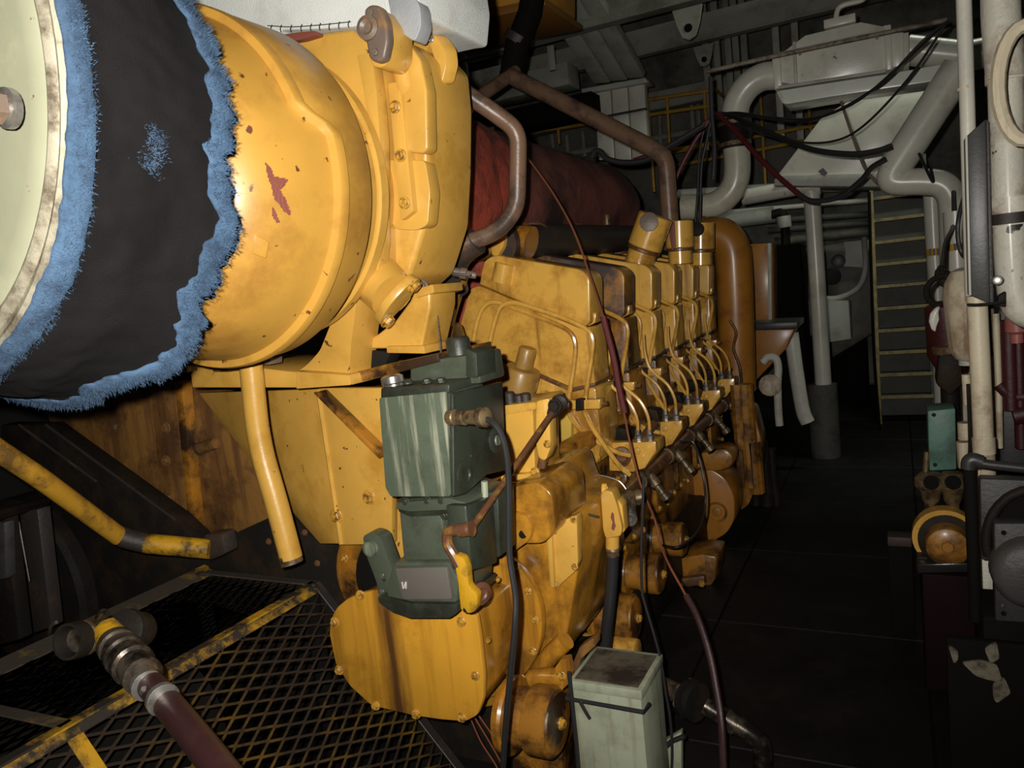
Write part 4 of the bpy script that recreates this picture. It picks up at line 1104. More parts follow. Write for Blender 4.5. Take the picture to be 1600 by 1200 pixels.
obj('casing_ring', lathe((TX, 1.60, TZ), (0, 1, 0), [(0, .34), (0, .372), (.006, .377), (.035, .377), (.042, .37), (.05, .35)], 72, caps=False), M_yel, t)
obj('casing', lathe((TX, 1.6, TZ), (0, 1, 0), [(0, .35), (.10, .335), (.3, .30), (.36, .30)], 64), M_yel, t)
# rectangular upper casing with gussets
hb = obj('upper_casing', fy([(428, 60), (548, 44), (574, 62), (590, 120), (588, 260), (592, 430), (540, 460), (470, 300), (420, 120)], 1.66, .14, .012, 3), M_yel, t)
obj('front_rib', fy(rnd([(558, 86), (580, 84), (588, 140), (594, 220), (596, 380), (586, 470), (572, 470), (586, 400), (588, 300), (578, 200), (566, 130)], 3), 1.645, .04, .006), M_yel, t)
obj('right_casing', fy(rnd([(574, 84), (600, 62), (640, 66), (662, 90), (668, 150), (668, 260), (664, 350), (640, 430), (600, 468), (580, 460)], 8), 1.74, .24, .016, 3), M_yel, t)
bolts_y([(617, 167), (626, 243), (632, 317)], 1.70, 7.5, M_bolt, t)
obj('bolt_strip', fy(rnd([(606, 130), (624, 128), (646, 330), (626, 345)], 4), 1.703, .06, .006), M_yel, t)
pad = obj('bolt_pad', fy(rnd([(618, 84), (636, 64), (656, 92), (666, 140), (668, 232), (660, 240), (640, 238), (632, 232), (628, 140)], 5), 1.71, .05, .009, 3), M_yel, t)
obj('cowl_hump', tube(smooth_path(pts([(610, 58), (622, 84), (632, 112), (638, 150)], 1.73), 4), .03, 16, rr=[.022] * 4 + [.034] * 4 + [.03] * 4 + [.018]), M_yel, t)
lp = obj('lower_pad', fy(rnd([(600, 250), (664, 250), (672, 300), (668, 352), (650, 360), (616, 358), (606, 330)], 8), 1.725, .05, .008, 3), M_yel, t)
bolts_y([(672, 255), (676, 320), (651, 350)], 1.95, 6, M_bolt, t)
rfl = obj('turbine_flange', lathe((TX, 1.94, TZ), (0, 1, 0), [(0, .25), (0, .325), (.008, .335), (.045, .335), (.052, .325), (.06, .28)], 72), M_yel, t)
dn = Vector((.70, .16, -.68)).normalized()
el = obj('oil_elbow', tube([PY(560, 410, 1.74), PY(590, 438, 1.70), PY(614, 462, 1.68)], .06, 20, rr=[.085, .07, .064]), M_yel, t)
P = PY(614, 464, 1.675)
side = (PY(641, 450, 1.675) - PY(604, 500, 1.675)).normalized(); up2 = dn.cross(side).normalized()
fl2 = obj('elbow_flange', poly3([P + side * (.058 * math.cos(a) * (1 + .42 * abs(math.cos(a)))) + up2 * (.058 * math.sin(a)) for a in [i * math.pi / 14 for i in range(28)]], dn * .024, .004), M_yel, el)
for sg in (-1, 1):
    bolt(P + side * sg * .064 + dn * .026, dn, .017, M_bolt, el)
obj('oil_flange_pipe', tube(pts([(648, 92), (680, 98)], 1.86), .055, 18), M_yel, t)
of = obj('oil_flange', poly3([PY(x, y, 1.82) for x, y in rnd([(660, 52), (678, 54), (694, 76), (697, 100), (690, 130), (672, 134), (668, 118), (680, 96), (672, 70)], 7)], (.02, .03, 0), .006), M_yel, t)
bolts_y([(672, 60), (672, 120)], 1.815, 5, M_stl, of)
# grey primed blanking plate at the top
lg = obj('blanking_plate', fy(rnd([(568, 14), (578, 6), (592, 8), (603, 30), (606, 62), (600, 92), (588, 98), (576, 92), (570, 60)], 9), 1.58, .03, .008, 3), M_lug, t)
obj('plate_boss', lathe(PY(576, 44, 1.58), (0.1, -1, 0), [(-.01, .03), (.008, .028), (.012, .018), (.006, .01)], 20), M_lug, lg)
bolts_y([(580, 20), (587, 82)], 1.578, 6, M_lug, lg, False)
obj('plate_seat', fy(rnd([(575, 10), (594, 12), (612, 40), (612, 84), (600, 106), (580, 104), (572, 60)], 9), 1.612, .09, .006), M_yel, t)
obj('plate_nut', fy([(559, 31), (568, 30), (569, 52), (560, 52)], 1.6, .02, .003), M_gov, t)
obj('primer_lip', fy(rnd([(432, 55), (470, 50), (493, 48), (496, 54), (470, 62), (440, 66)], 3), 1.635, .05, .004), M_prim, t)
# feet
ft = obj('foot', fy(rnd([(528, 462), (553, 460), (556, 476), (548, 540), (545, 590), (452, 590), (480, 570), (500, 548), (515, 510)], [4, 4, 4, 2, 2, 2, 8, 8, 4]), 1.68, .12, .008, 3), M_yel, t)
bolts_y([(540, 458)], 1.71, 8, M_lug, ft)
f2 = obj('foot', fy([(562, 536), (590, 522), (618, 500), (640, 470), (650, 448), (672, 454), (672, 480), (658, 545), (545, 545)], 1.78, .14, .008, 3), M_yel, t)
bolts_y([(659, 448)], 1.82, 9, M_lug, f2)
obj('foot_cap', fy([(522, 461), (556, 456), (558, 468), (524, 474)], 1.67, .14, .004), M_yel, t)
obj('foot_cap', fy([(646, 452), (676, 444), (678, 458), (650, 466)], 1.77, .16, .004), M_yel, t)
obj('foot_toe', fy([(603, 541), (662, 540), (664, 553), (604, 552)], 1.765, .12, .004), M_yel, t)
obj('volute_step', fy([(542, 504), (560, 502), (562, 532), (544, 534)], 1.72, .08, .004), M_yel, t)

# pedestal under the turbocharger
t = thing('turbo_pedestal', 'yellow bracket table with folded gusset plates carrying the turbocharger', 'pedestal', PY(500, 850, 1.9))
sl = obj('table_slab', fy([(296, 574), (380, 572), (470, 582), (470, 606), (300, 606)], 1.66, .30, .005), M_yel, t)
obj('slab_front', fy([(462, 580), (545, 586), (548, 602), (462, 608)], 1.65, .31, .004), M_yel, t)
obj('slab_right', fy([(540, 586), (600, 570), (685, 552), (685, 566), (600, 588), (540, 602)], 1.70, .3, .004), M_ydirt, t)
obj('slab_gap', fy([(545, 545), (610, 550), (600, 575), (545, 586)], 1.78, .06, .002), M_blk, t)
for (x0, x1, y0, y1) in ((272, 292, 572, 582), (332, 358, 572, 581), (405, 422, 560, 570)):
    obj('shim', fy([(x0, y0), (x1, y0 - 1), (x1, y1), (x0, y1)], 1.62, .05, .003), M_brs if x0 < 400 else M_lug, t)
gp = obj('gusset_plate', fy([(496, 606), (612, 606), (612, 850), (532, 852), (500, 852), (496, 620)][:4], 1.80, .03, .004), M_yel, t)
bolts_y([(526, 806), (577, 777)], 1.80, 9, M_bolt, gp)
obj('side_plate', poly3([PY(496, 608, 1.80), PY(532, 850, 1.80), PY(500, 850, 1.86), PY(430, 770, 1.95), PY(310, 614, 2.05)], (0, .03, 0), .004), M_yel, t)
obj('fold_ridge', tube([PY(497, 610, 1.80), PY(533, 850, 1.80)], .007, 8), M_yel, t)
obj('diagonal_rib', poly3([PY(504, 610, 1.80), PY(512, 608, 1.80), PY(606, 700, 1.80), PY(606, 712, 1.80)], (0, -.045, 0), .004), M_ydirt, t)
t = thing('drain_column', 'yellow drain pipe standing between the turbo table and the dark engine bed', 'pipe', PY(455, 880, 1.62))
obj('column_run', tube(fillet([PY(392, 570, 1.60), PY(404, 690, 1.60), PY(432, 785, 1.60), PY(455, 872, 1.60)], .15), rw(400, 650, 1.6, 18), 20), M_yel, t)
obj('column_collar', tube([PY(452, 866, 1.6), PY(456, 880, 1.6)], rw(455, 880, 1.6, 18), 20), M_brs, t)

# ------------------------------------------------------------------ intake silencer wrapped in fleece
t = thing('intake_silencer', 'drum-shaped air intake wrapped in charcoal fleece, cut off by the left edge', 'silencer', (TX, .9, 1.45))
zf, zr = 2.05, 1.932
yf, yr = .735, 1.045


def axis(s): return Vector((TX, yf + (yr - yf) * s, zf + (zr - zf) * s))


def edge(a):
    """how far back the torn rear edge reaches at this angle"""
    n = mnoise.noise(Vector((math.cos(a) * 2.6, math.sin(a) * 2.6, 4.0))) * .13 + mnoise.noise(Vector((math.cos(a) * 9, math.sin(a) * 9, 1.0))) * .08 + mnoise.noise(Vector((math.cos(a) * 24, math.sin(a) * 24, 7.0))) * .035
    ad = (math.degrees(a) + 180) % 360 - 180
    e = .93 + n
    if ad < -40: e -= .0045 * min(60, (-40 - ad))
    if -48 < ad < 2: e -= .075 * math.sin(math.pi * (ad + 48) / 50)
    if 40 < ad < 110: e -= .0012 * (ad - 40)
    return e


def frad(a, s):
    return .488 - .014 * max(0, min(1, s)) + .010 * mnoise.noise(Vector((math.cos(a) * 3, s * 3, math.sin(a) * 3))) + .004 * mnoise.noise(Vector((math.cos(a) * 14, s * 8, math.sin(a) * 14))) - .0


def fleece(na=360, ns=26, th=.014):
    b = bmesh.new()
    O, I = [], []
    for k in range(na):
        a = 2 * math.pi * k / na; e = edge(a)
        d = Vector((math.cos(a), 0, math.sin(a)))
        O.append([b.verts.new(axis(.05 + (e - .05) * i / ns) + d * (frad(a, i / ns))) for i in range(ns + 1)])
        I.append([b.verts.new(axis(.05 + (e - .05) * i / ns) + d * (frad(a, i / ns) - th)) for i in range(ns + 1)])
    for k in range(na):
        q = (k + 1) % na
        for i in range(ns):
            b.faces.new([O[k][i], O[k][i + 1], O[q][i + 1], O[q][i]])
            b.faces.new([I[k][i], I[q][i], I[q][i + 1], I[k][i + 1]])
        b.faces.new([O[k][ns], I[k][ns], I[q][ns], O[q][ns]])
        b.faces.new([O[k][0], O[q][0], I[q][0], I[k][0]])
    return b
wrap = obj('fleece_wrap', fleece(), M_fleece, t, 180)


def roll(kind, na=420, nc=10):
    b = bmesh.new(); rings = []
    for k in range(na):
        a = 2 * math.pi * k / na
        d = Vector((math.cos(a), 0, math.sin(a)))
        if kind == 'rear':
            e = edge(a) - .02
            w = .024 + .014 * mnoise.noise(Vector((math.cos(a) * 5, math.sin(a) * 5, 9))) + .010 * mnoise.noise(Vector((math.cos(a) * 20, math.sin(a) * 20, 2)))
            c = axis(e) + d * (frad(a, 1) + .002); hw = w; hh = .007
        else:
            w = .022 + .005 * mnoise.noise(Vector((math.cos(a) * 4, math.sin(a) * 4, 3)))
            c = axis(.06) + d * (frad(a, 0) + .0); hw = w; hh = .008
        A = Vector((0, 1, -.35)).normalized()
        rings.append([b.verts.new(c + A * hw * math.cos(2 * math.pi * j / nc) * (1 + .18 * mnoise.noise(Vector((k * .35, j * 1.0, 5)))) + d * hh * math.sin(2 * math.pi * j / nc)) for j in range(nc)])
    for k in range(na):
        q = (k + 1) % na
        for j in range(nc):
            b.faces.new([rings[k][j], rings[k][(j + 1) % nc], rings[q][(j + 1) % nc], rings[q][j]])
    return b
obj('torn_blue_edge', roll('rear'), M_blue, wrap, 180, label='frayed blue fleece edge')
obj('blue_front_edge', roll('front'), M_blue, wrap, 180, label='blue fleece edge beside the metal rim')


def fuzz(kind, n):
    b = bmesh.new()
    for i in range(n):
        a = random.uniform(-2.2, 2.0)
        d = Vector((math.cos(a), 0, math.sin(a))); tg = Vector((-math.sin(a), 0, math.cos(a)))
        if kind == 'rear': c = axis(edge(a) - .02 + random.uniform(-.07, .07)) + d * (frad(a, 1) + random.uniform(.004, .014)); L = random.uniform(.004, .011)
        else: c = axis(.06 + random.uniform(-.05, .06)) + d * (frad(a, 0) + random.uniform(.004, .012)); L = random.uniform(.003, .007)
        dr = (d * random.uniform(.3, 1) + Vector((0, random.uniform(-.6, 1.0), 0)) + tg * random.uniform(-.7, .7)).normalized()
        w = dr.cross(d + Vector((.01, .02, .03))).normalized() * .0007
        v = [b.verts.new(c - w), b.verts.new(c + w), b.verts.new(c + dr * L)]
        b.faces.new(v)
    return b
obj('blue_fibres', fuzz('rear', 16000), M_blue, wrap, 180, kind='stuff', recalc=False)
obj('blue_front_fibres', fuzz('front', 9000), M_blue, wrap, 180, kind='stuff', recalc=False)
def on_fleece(px, py):
    """angle and run along the wrap seen at this photo point"""
    best = (1e9, 0, 0); V_ = ray(px, py).normalized()
    for i in range(140):
        a = -1.5 + i * .022
        d = Vector((math.cos(a), 0, math.sin(a)))
        for j in range(60):
            q_ = axis(j / 60) + d * .482 - EYE
            e = q_.length_squared - q_.dot(V_) ** 2
            if e < best[0]: best = (e, a, j / 60)
    return best[1], best[2]
b = bmesh.new()
a0, s0 = on_fleece(246, 212); a1, s1 = on_fleece(236, 262)
for i in range(520):
    w_ = random.random()
    a = a0 + (a1 - a0) * w_ + random.gauss(0, .012); s_ = s0 + (s1 - s0) * w_ + random.gauss(0, .032)
    d = Vector((math.cos(a), 0, math.sin(a)))
    c = axis(s_) + d * (frad(a, s_) + .0005)
    dr = (d * .35 + Vector((random.uniform(-1, 1), random.uniform(-1, 1), random.uniform(-1, 1)))).normalized()
    n_ = dr.cross(d).normalized() * .0006
    b.faces.new([b.verts.new(c - n_), b.verts.new(c + n_), b.verts.new(c + dr * .006)])
obj('rubbed_blue_spot', b, M_blue, wrap, 180, kind='stuff', recalc=False)
ep = obj('end_plate', lathe(axis(0) + Vector((0, .02, 0)), (0, -1, 0), [(0, .440), (.010, .436), (.016, .425), (.018, .40), (.02, .2), (.02, .005)], 120), M_pale, t, 25)
rim = obj('plate_rim', lathe(axis(0) + Vector((0, .03, 0)), (0, -1, 0), [(0, .462), (0, .484), (.02, .488), (.030, .486), (.034, .480), (.032, .474), (.020, .468), (.018, .455), (.024, .448), (.026, .440), (.022, .432), (.010, .430)], 120, caps=False), M_rim, t, 40)
P = PY(4, 168, .69)
bn = Vector((0, -1, 0))
bl = obj('centre_bolt', lathe(P + bn * -.012, bn, [(0, .028), (.01, .028), (.012, .02), (.035, .02), (.04, .014)], 20), M_stl, ep)
obj('bolt_nut', lathe(P + bn * .004, bn, [(0, .024), (.016, .024), (.02, .02)], 6), M_lug, bl)
obj('drum_shell', lathe((TX, .80, 1.98), (0, 1, 0), [(0, .42), (.22, .42)], 64), M_dark, t)

# white lagging blanket with a stitched hem on the exhaust outlet
t = thing('lagging_blanket', 'white quilted lagging blanket with black hem stitches on top of the turbocharger', 'blanket', PY(540, 50, 1.72))
obj('blanket', fy(rnd([(270, -20), (330, -120), (640, -140), (656, -40), (652, 20), (628, 24), (590, 34), (548, 42), (500, 45), (440, 47), (420, 64), (400, 74), (300, 70)], [8, 8, 8, 8, 8, 8, 4, 4, 4, 2, 2, 2, 2]), 1.67, .36, .05, 4), M_lag, t)
obj('grey_flap', fy(rnd([(604, -10), (640, -20), (656, 10), (658, 40), (648, 66), (628, 52), (612, 30)], 8), 1.665, .05, .014, 3), M_lagg, t)
for k, (x, y) in enumerate([(424, 47), (439, 47), (455, 47), (471, 46), (486, 45), (500, 44), (515, 44), (530, 42), (545, 40)]):
    s = obj('stitch', tube(smooth_path(pts([(x, y + 3), (x - 1, y - 2), (x + 1, y - 8)], 1.667), 3), .0016, 6), M_thread, t)
obj('hem_thread', tube(smooth_path(pts([(418, 40), (455, 42), (500, 39), (548, 34)], 1.667), 4), .0012, 6), M_thread, t)

# ================================================================== GOVERNOR AND LINKAGE
YG = 1.60
t = thing('governor', 'grey-green governor box with pale drip streaks and a cable plug on its side', 'governor', PY(660, 960, YG))
gx = PY(705, 690, YG).x
gb = obj('upper_body', fy([(596, 622), (698, 612), (706, 776), (608, 776), (600, 740)], YG, .19, .008), M_gov, t)
obj('front_plate', fy(rnd([(592, 622), (695, 612), (705, 772), (702, 776), (610, 776), (602, 762)], 3), YG - .014, .014, .004), M_govs, t)
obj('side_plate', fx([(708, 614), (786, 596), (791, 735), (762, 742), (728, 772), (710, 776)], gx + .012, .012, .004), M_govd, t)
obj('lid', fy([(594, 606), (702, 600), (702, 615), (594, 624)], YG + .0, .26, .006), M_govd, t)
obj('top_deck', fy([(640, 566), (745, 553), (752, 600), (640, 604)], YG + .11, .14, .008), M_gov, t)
P = PY(719, 560, YG + .17)
obj('speeder_dome', lathe(P - Vector((0, 0, .01)), (-.03, 0, 1), [(0, .030), (.004, .033), (.06, .033), (.068, .028)], 26), M_govd, t)
obj('deck_step', fy(rnd([(728, 545), (744, 552), (746, 590), (728, 590)], 4), YG + .08, .1, .006), M_govd, t)
P = PY(617, 612, YG + .035)
fcap = obj('filler_cap', lathe(P, (-.1, 0, 1), [(0, .026), (.02, .026), (.024, .03), (.04, .03), (.046, .02)], 20), M_stl, t, label='chrome filler cap')
for (x, y) in ((690, 602), (668, 603), (638, 604)):
    bolt(PY(x, y, YG + .03) + Vector((0, 0, .01)), (0, 0, 1), .011, M_govd, t)
for (x, y, r) in ((774, 688, .030), (726, 742, .030)):
    P = PX(x, y, gx + .012)
    d = obj('round_cover', lathe(P, (1, 0, 0), [(0, r * 1.2), (.003, r * 1.2), (.006, r), (.007, r * .6), (.003, r * .5)], 28), M_govd, t)
    if x > 750: obj('sight_glass', lathe(P + Vector((.006, 0, 0)), (1, 0, 0), [(0, r * .5), (.004, r * .45)], 20), M_govs, d)
bolts_x([(736, 712), (716, 748)], gx + .012, 3, M_govd, t)
# cable plug: starts on the side plate and runs out to the right
Pa = PX(703, 652, gx + .01); Pb = PY(762, 652, 1.56)
dd = (Pb - Pa); L = dd.length
pg = obj('cable_plug', lathe(Pa, dd, [(0, .020), (L * .15, .020), (L * .17, .017), (L * .2, .017), (L * .22, .020), (L * .42, .020), (L * .44, .015), (L * .48, .015), (L * .5, .018), (L * .78, .018), (L * .8, .024), (L * .95, .024), (L, .014)], 18), M_brs, t, label='brass cable plug')
# lower body
obj('neck_flange', fy(rnd([(620, 780), (700, 776), (712, 788), (712, 797), (690, 806), (640, 808), (622, 800)], 3), YG + .02, .17, .004), M_govd, t)
obj('joint_plate', fy([(618, 786), (702, 778), (728, 786), (728, 796), (640, 800), (620, 796)], YG + .005, .2, .004), M_gov, t)
lb = obj('lower_body', fy([(622, 796), (690, 800), (694, 830), (730, 826), (735, 878), (700, 888), (630, 884)], YG + .03, .2, .01), M_gov, t)
lx = PY(735, 840, YG + .03).x
obj('side_block', fx([(728, 790), (772, 775), (778, 880), (738, 892)], lx + .03, .06, .006), M_govd, t)
obj('rear_pillar', fy([(742, 770), (778, 768), (782, 870), (748, 880)], YG + .12, .1, .006), M_govd, t)
ft = obj('base_foot', fy(rnd([(614, 878), (700, 878), (716, 905), (714, 940), (700, 962), (640, 962), (608, 948), (602, 920)], 5), YG + .01, .2, .008), M_gov, t)
obj('base_lip', fy(rnd([(590, 932), (640, 943), (714, 944), (714, 958), (702, 966), (640, 966), (612, 956), (592, 942)], 3), YG - .005, .22, .005), M_govd, t)
obj('foot_plate', fy([(616, 888), (698, 886), (706, 938), (628, 938)], YG - .003, .02, .006), mat('bare_worn_green', (.13, .115, .10), .45, dirt=(.085, .12, .085), dirt_amt=.4, bump=.1), t)
obj('plate_mark', fy([(627, 910), (629, 909), (630, 918), (633, 909), (635, 909), (635, 920), (633, 920), (633, 914), (631, 920), (629, 920), (628, 914)], YG - .0045, .002, 0), mat('chalk_mark', (.5, .48, .42), .8), t)
for (x, y) in ((634, 784), (668, 782), (690, 782)):
    bolt(PY(x, y, YG + .01), (0, -1, 0), .009, M_govd, t)
for (x, y) in ((596, 900), (596, 925)):
    bolts_y([(x, y)], YG + .04, 4, M_gov, t)
P = PY(693, 805, YG + .02)
bolts_y([(694, 806)], YG + .025, 5, M_govd, t)
for (x, y0, y1) in ((757, 752, 776), (762, 790, 806)):
    obj('pale_screw', tube(pts([(x, y0), (x + 1, y1)], YG + .1), .009, 8), M_box, t)

o = obj('terminal_lever', fy(rnd([(566, 838), (578, 832), (594, 838), (600, 858), (608, 880), (616, 900), (612, 935), (594, 938), (588, 910), (572, 868)], 7), YG + .05, .05, .01), M_gov)
tag(o, 'dark green rounded lever leaning against the lower left side of the governor', 'lever')
P = PY(580, 856, YG + .05); obj('lever_boss', lathe(P, (0, -1, 0), [(-.01, .024), (.012, .022), (.016, .012)], 18), M_govs, o)
bolts_y([(600, 905), (594, 925)], YG + .05, 3, M_govd, o)
t = thing('linkage_arm', 'brown and yellow chipped linkage arm hanging beside the lower governor', 'arm', PY(735, 955, 1.56))
YLk = 1.55
obj('upper_arm', tube(smooth_path(pts([(712, 828), (700, 832), (700, 850), (710, 868), (718, 884)], YLk), 4), .014, 10), M_rustrod, t)
obj('lower_arm', fy(rnd([(708, 866), (724, 872), (730, 890), (732, 916), (746, 930), (744, 954), (734, 959), (720, 954), (716, 912), (712, 890)], 5), YLk - .012, .024, .006), M_yworn, t)
obj('clevis_pin', lathe(PY(706, 830, YLk), PY(738, 826, YLk) - PY(706, 830, YLk), [(0, .013), (.02, .013), (.022, .017), (.05, .018), (.055, .012), (.06, .02)], 14), M_rustrod, t)
P = PY(752, 928, YLk + .03); obj('eye_ring', lathe(P, (1, -.5, 0), [(-.02, .028), (.0, .03), (.004, .016), (.0, .012)], 20), M_rustrod, t)
obj('rod_hole', cyl(PY(727, 953, YLk - .0125), PY(727, 953, YLk), .006, 10), M_dark, t)
t = thing('control_rod', 'thin worn yellow and black control rod slanting up from the governor to the first head', 'rod', PY(738, 826, 1.58))
obj('rod_run', tube([PY(738, 824, 1.57), PY(864, 643, 1.98)], .0085, 10), M_rustrod, t)
obj('rod_tip', lathe(PY(860, 648, 1.97), PY(874, 630, 2.02) - PY(860, 648, 1.97), [(0, .012), (.02, .018), (.05, .02), (.06, .026), (.075, .02)], 14), M_soot, t)
bolt(PY(867, 634, 1.97), (0, -1, 0), .016, M_blk, t)

t = thing('rack_housing', 'yellow bolted box right of the governor with dark cap screws', 'housing', PY(820, 755, 2.15))
hb = obj('housing_body', fy(rnd([(788, 640), (832, 634), (836, 742), (792, 745)], 6), 2.1, .2, .012, 3), M_ygl, t)
obj('housing_top', fy(rnd([(786, 634), (836, 628), (839, 640), (788, 648)], 3), 2.09, .22, .006), M_ygl, t)
obj('housing_base', fy(rnd([(782, 744), (846, 738), (848, 752), (784, 758)], 3), 2.07, .25, .006), M_ygl, t)
for (x, y) in ((797, 628), (812, 632), (822, 630)):
    P = PY(x, y, 2.14); obj('cap_screw', lathe(P - Vector((0, 0, .005)), (0, 0, 1), [(0, .017), (.034, .017), (.038, .013)], 12), M_soot, t)
bolts_y([(836, 738)], 2.06, 6, M_bolt, t)
o = obj('link_bracket', fy(rnd([(838, 627), (858, 622), (860, 700), (852, 720), (842, 716), (837, 690)], 5), 2.03, .05, .008), M_ygl)
tag(o, 'narrow upright yellow link bracket between the bolted box and the first head', 'bracket')
bolts_y([(855, 694)], 2.028, 5, M_bolt, o)
obj('link_foot', tube(pts([(852, 700), (846, 730)], 2.05), .014, 10), M_rustrod, o)
o = obj('drip_tray', poly3([PY(835, 818, 1.95), PY(862, 814, 1.95), PY(908, 768, 2.35), PY(902, 770, 2.5), PY(836, 800, 2.1)], (0, 0, -.02), .005), M_soot)
tag(o, 'oily black ledge plate over the inspection cover, below the first head', 'ledge')
obj('ledge_edge', tube(pts([(835, 822, 1.94), (864, 818, 1.95), (908, 772, 2.34)], 2), .012, 8), M_rustrod, o)

# ------------------------------------------------------------------ engine front left
t = thing('front_housing', 'rust-streaked engine front panels with a bolted strip, under the fleece drum', 'housing', PY(300, 880, 2.1))
YF = 2.06
obj('left_panel', fy([(70, 640), (262, 600), (262, 830), (225, 822), (80, 665)], YF, .05, .006), M_yrust, t)
st = obj('bolted_strip', fy([(234, 600), (272, 596), (296, 840), (256, 826)], YF - .025, .04, .006), M_yrust, t)
bolts_y([(260, 668), (260, 720), (266, 778)], YF - .025, 7, M_yrust, st)
obj('channel_rib', fy([(272, 596), (284, 595), (306, 840), (296, 842)], YF - .05, .06, .004), M_ydirt, t)
obj('right_panel', fy([(282, 590), (330, 588), (440, 700), (440, 800), (340, 868), (296, 846)], YF - .005, .04, .006), M_yrust, t)
P = PY(320, 698, YF)
obj('panel_socket', tube(pts([(314, 700), (338, 692)], YF - .03), .022, 16), M_yrust, t)
obj('socket_mouth', tube(pts([(311, 701), (314, 700)], YF - .032), .026, 16), M_soot, t)
t = thing('damper_guard', 'black drum-shaped damper guard at the far left behind the yellow pipe', 'guard', PY(150, 950, 1.95))
obj('drum', lathe(PY(90, 900, 2.02), (0, -1, 0), [(0, .40), (.14, .40), (.16, .38), (.17, .2), (.17, .01)], 64), M_blk, t)
obj('slanted_cover', poly3(pts([(0, 664), (72, 664), (274, 812), (330, 866), (330, 940), (60, 960), (70, 790), (0, 690)], 1.93), (0, .08, 0), .008), M_blk, t)
obj('cover_edge', tube(pts([(72, 664), (276, 814)], 1.925), .006, 8), M_soot, t)
obj('cover_edge', tube(pts([(30, 664), (150, 752)], 1.92), .006, 8), M_soot, t)
t = thing('front_bed', 'black oily bed plate under the drain column', 'bed', PY(420, 900, 1.95))
obj('bed_plate', fy(rnd([(330, 850), (440, 800), (500, 850), (535, 852), (560, 800), (600, 960), (500, 1000), (320, 940)], 5), 1.9, .1, .01), M_blk, t)
bolts_y([(496, 880), (476, 832), (420, 846)], 1.9, 4, M_rustrod, t)
M_hand = mat('handrail_yellow', (.50, .26, .025), .4, dirt=(.07, .04, .02), dirt_amt=.35, dirt_scale=9, bump=.15)
t = thing('handrail', 'yellow handrail pipe, worn black at its lower end, crossing the black guard', 'handrail', PY(330, 860, 1.75))
obj('rail_run', tube(fillet([PY(-30, 686, 1.22), PY(60, 745, 1.36), PY(186, 838, 1.62)], .05), rw(100, 780, 1.45, 15.5), 18), M_hand, t)
obj('worn_bend', tube(smooth_path([PY(184, 836, 1.62), PY(200, 842, 1.64), PY(232, 850, 1.68)], 4), rw(200, 842, 1.64, 15.5), 18), M_soot, t)
obj('lower_run', tube([PY(228, 849, 1.675), PY(328, 858, 1.78)], rw(280, 853, 1.72, 15.5), 18), M_yworn, t)
obj('end_lug', fy(rnd([(318, 836), (346, 834), (352, 866), (326, 876)], 5), 1.78, .06, .01), M_soot, t)
t = thing('dark_shelf', 'dark shelf frame with a bright rod at the far left edge', 'shelf', PY(20, 1000, 1.5))
obj('shelf_bar', tube([PY(-30, 812, 1.35), PY(70, 784, 1.75)], .02, 8), M_blk, t)
obj('shelf_post', fy([(30, 800), (58, 796), (80, 980), (52, 990)], 1.62, .05, .005), M_soot, t)
obj('shelf_post', fy([(-30, 815), (6, 806), (30, 1000), (-10, 1010)], 1.5, .05, .005), M_blk, t)
obj('bright_rod', tube(pts([(29, 815), (46, 908)], 1.55), .003, 6), M_stl, t)
obj('pale_can', fy([(-20, 818), (6, 816), (9, 905), (-20, 912)], 1.46, .04, .01), M_gmach, t)

# ------------------------------------------------------------------ expanded-metal guard box
GK = 1.15
GX, GZ, GX2 = -1.55 * GK, 1.62 - .79 * GK, -2.0 * GK
SL = .85
t = thing('mesh_guard', 'yellow-edged guard box of black expanded metal in the lower left corner', 'guard', (-1.6, 1.1, 0.0))


def latt(o, U, V, lu, lv, nu, nv, w, th):
    """one sheet of expanded metal: a lattice of diamond openings on the plane o + u*U + v*V"""
    b = bmesh.new()
    nrm = U.cross(V).normalized()
    vd = {}

    def vert(i, j):
        if (i, j) not in vd: vd[(i, j)] = b.verts.new(o + U * (lu * i / (2 * nu)) + V * (lv * j / (2 * nv)))
        return vd[(i, j)]
    for i in range(2 * nu - 1):
        for j in range(2 * nv - 1):
            if (i + j) % 2 == 0 and i + 2 <= 2 * nu and j + 2 <= 2 * nv:
                b.faces.new([vert(i, j + 1), vert(i + 1, j), vert(i + 2, j + 1), vert(i + 1, j + 2)])
    bmesh.ops.wireframe(b, faces=b.faces[:], thickness=w, offset=0, use_replace=True, use_boundary=True, use_even_offset=False)
    return b
U = Vector((0, 1, 0)); V = Vector((SL, 0, -1)).normalized()
obj('side_mesh', latt(Vector((GX + .012, .6, GZ - .012)), U, V, 1.27, .90, 15, 21, .0115, .002), M_mesh, t, 60)
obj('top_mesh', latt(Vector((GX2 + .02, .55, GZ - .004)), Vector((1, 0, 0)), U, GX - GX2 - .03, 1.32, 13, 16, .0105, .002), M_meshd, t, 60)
obj('back_mesh', latt(Vector((GX2, .55, GZ - .01)), U, Vector((-.6, 0, -1)).normalized(), 1.3, .5, 16, 12, .0105, .002), M_meshd, t, 60)


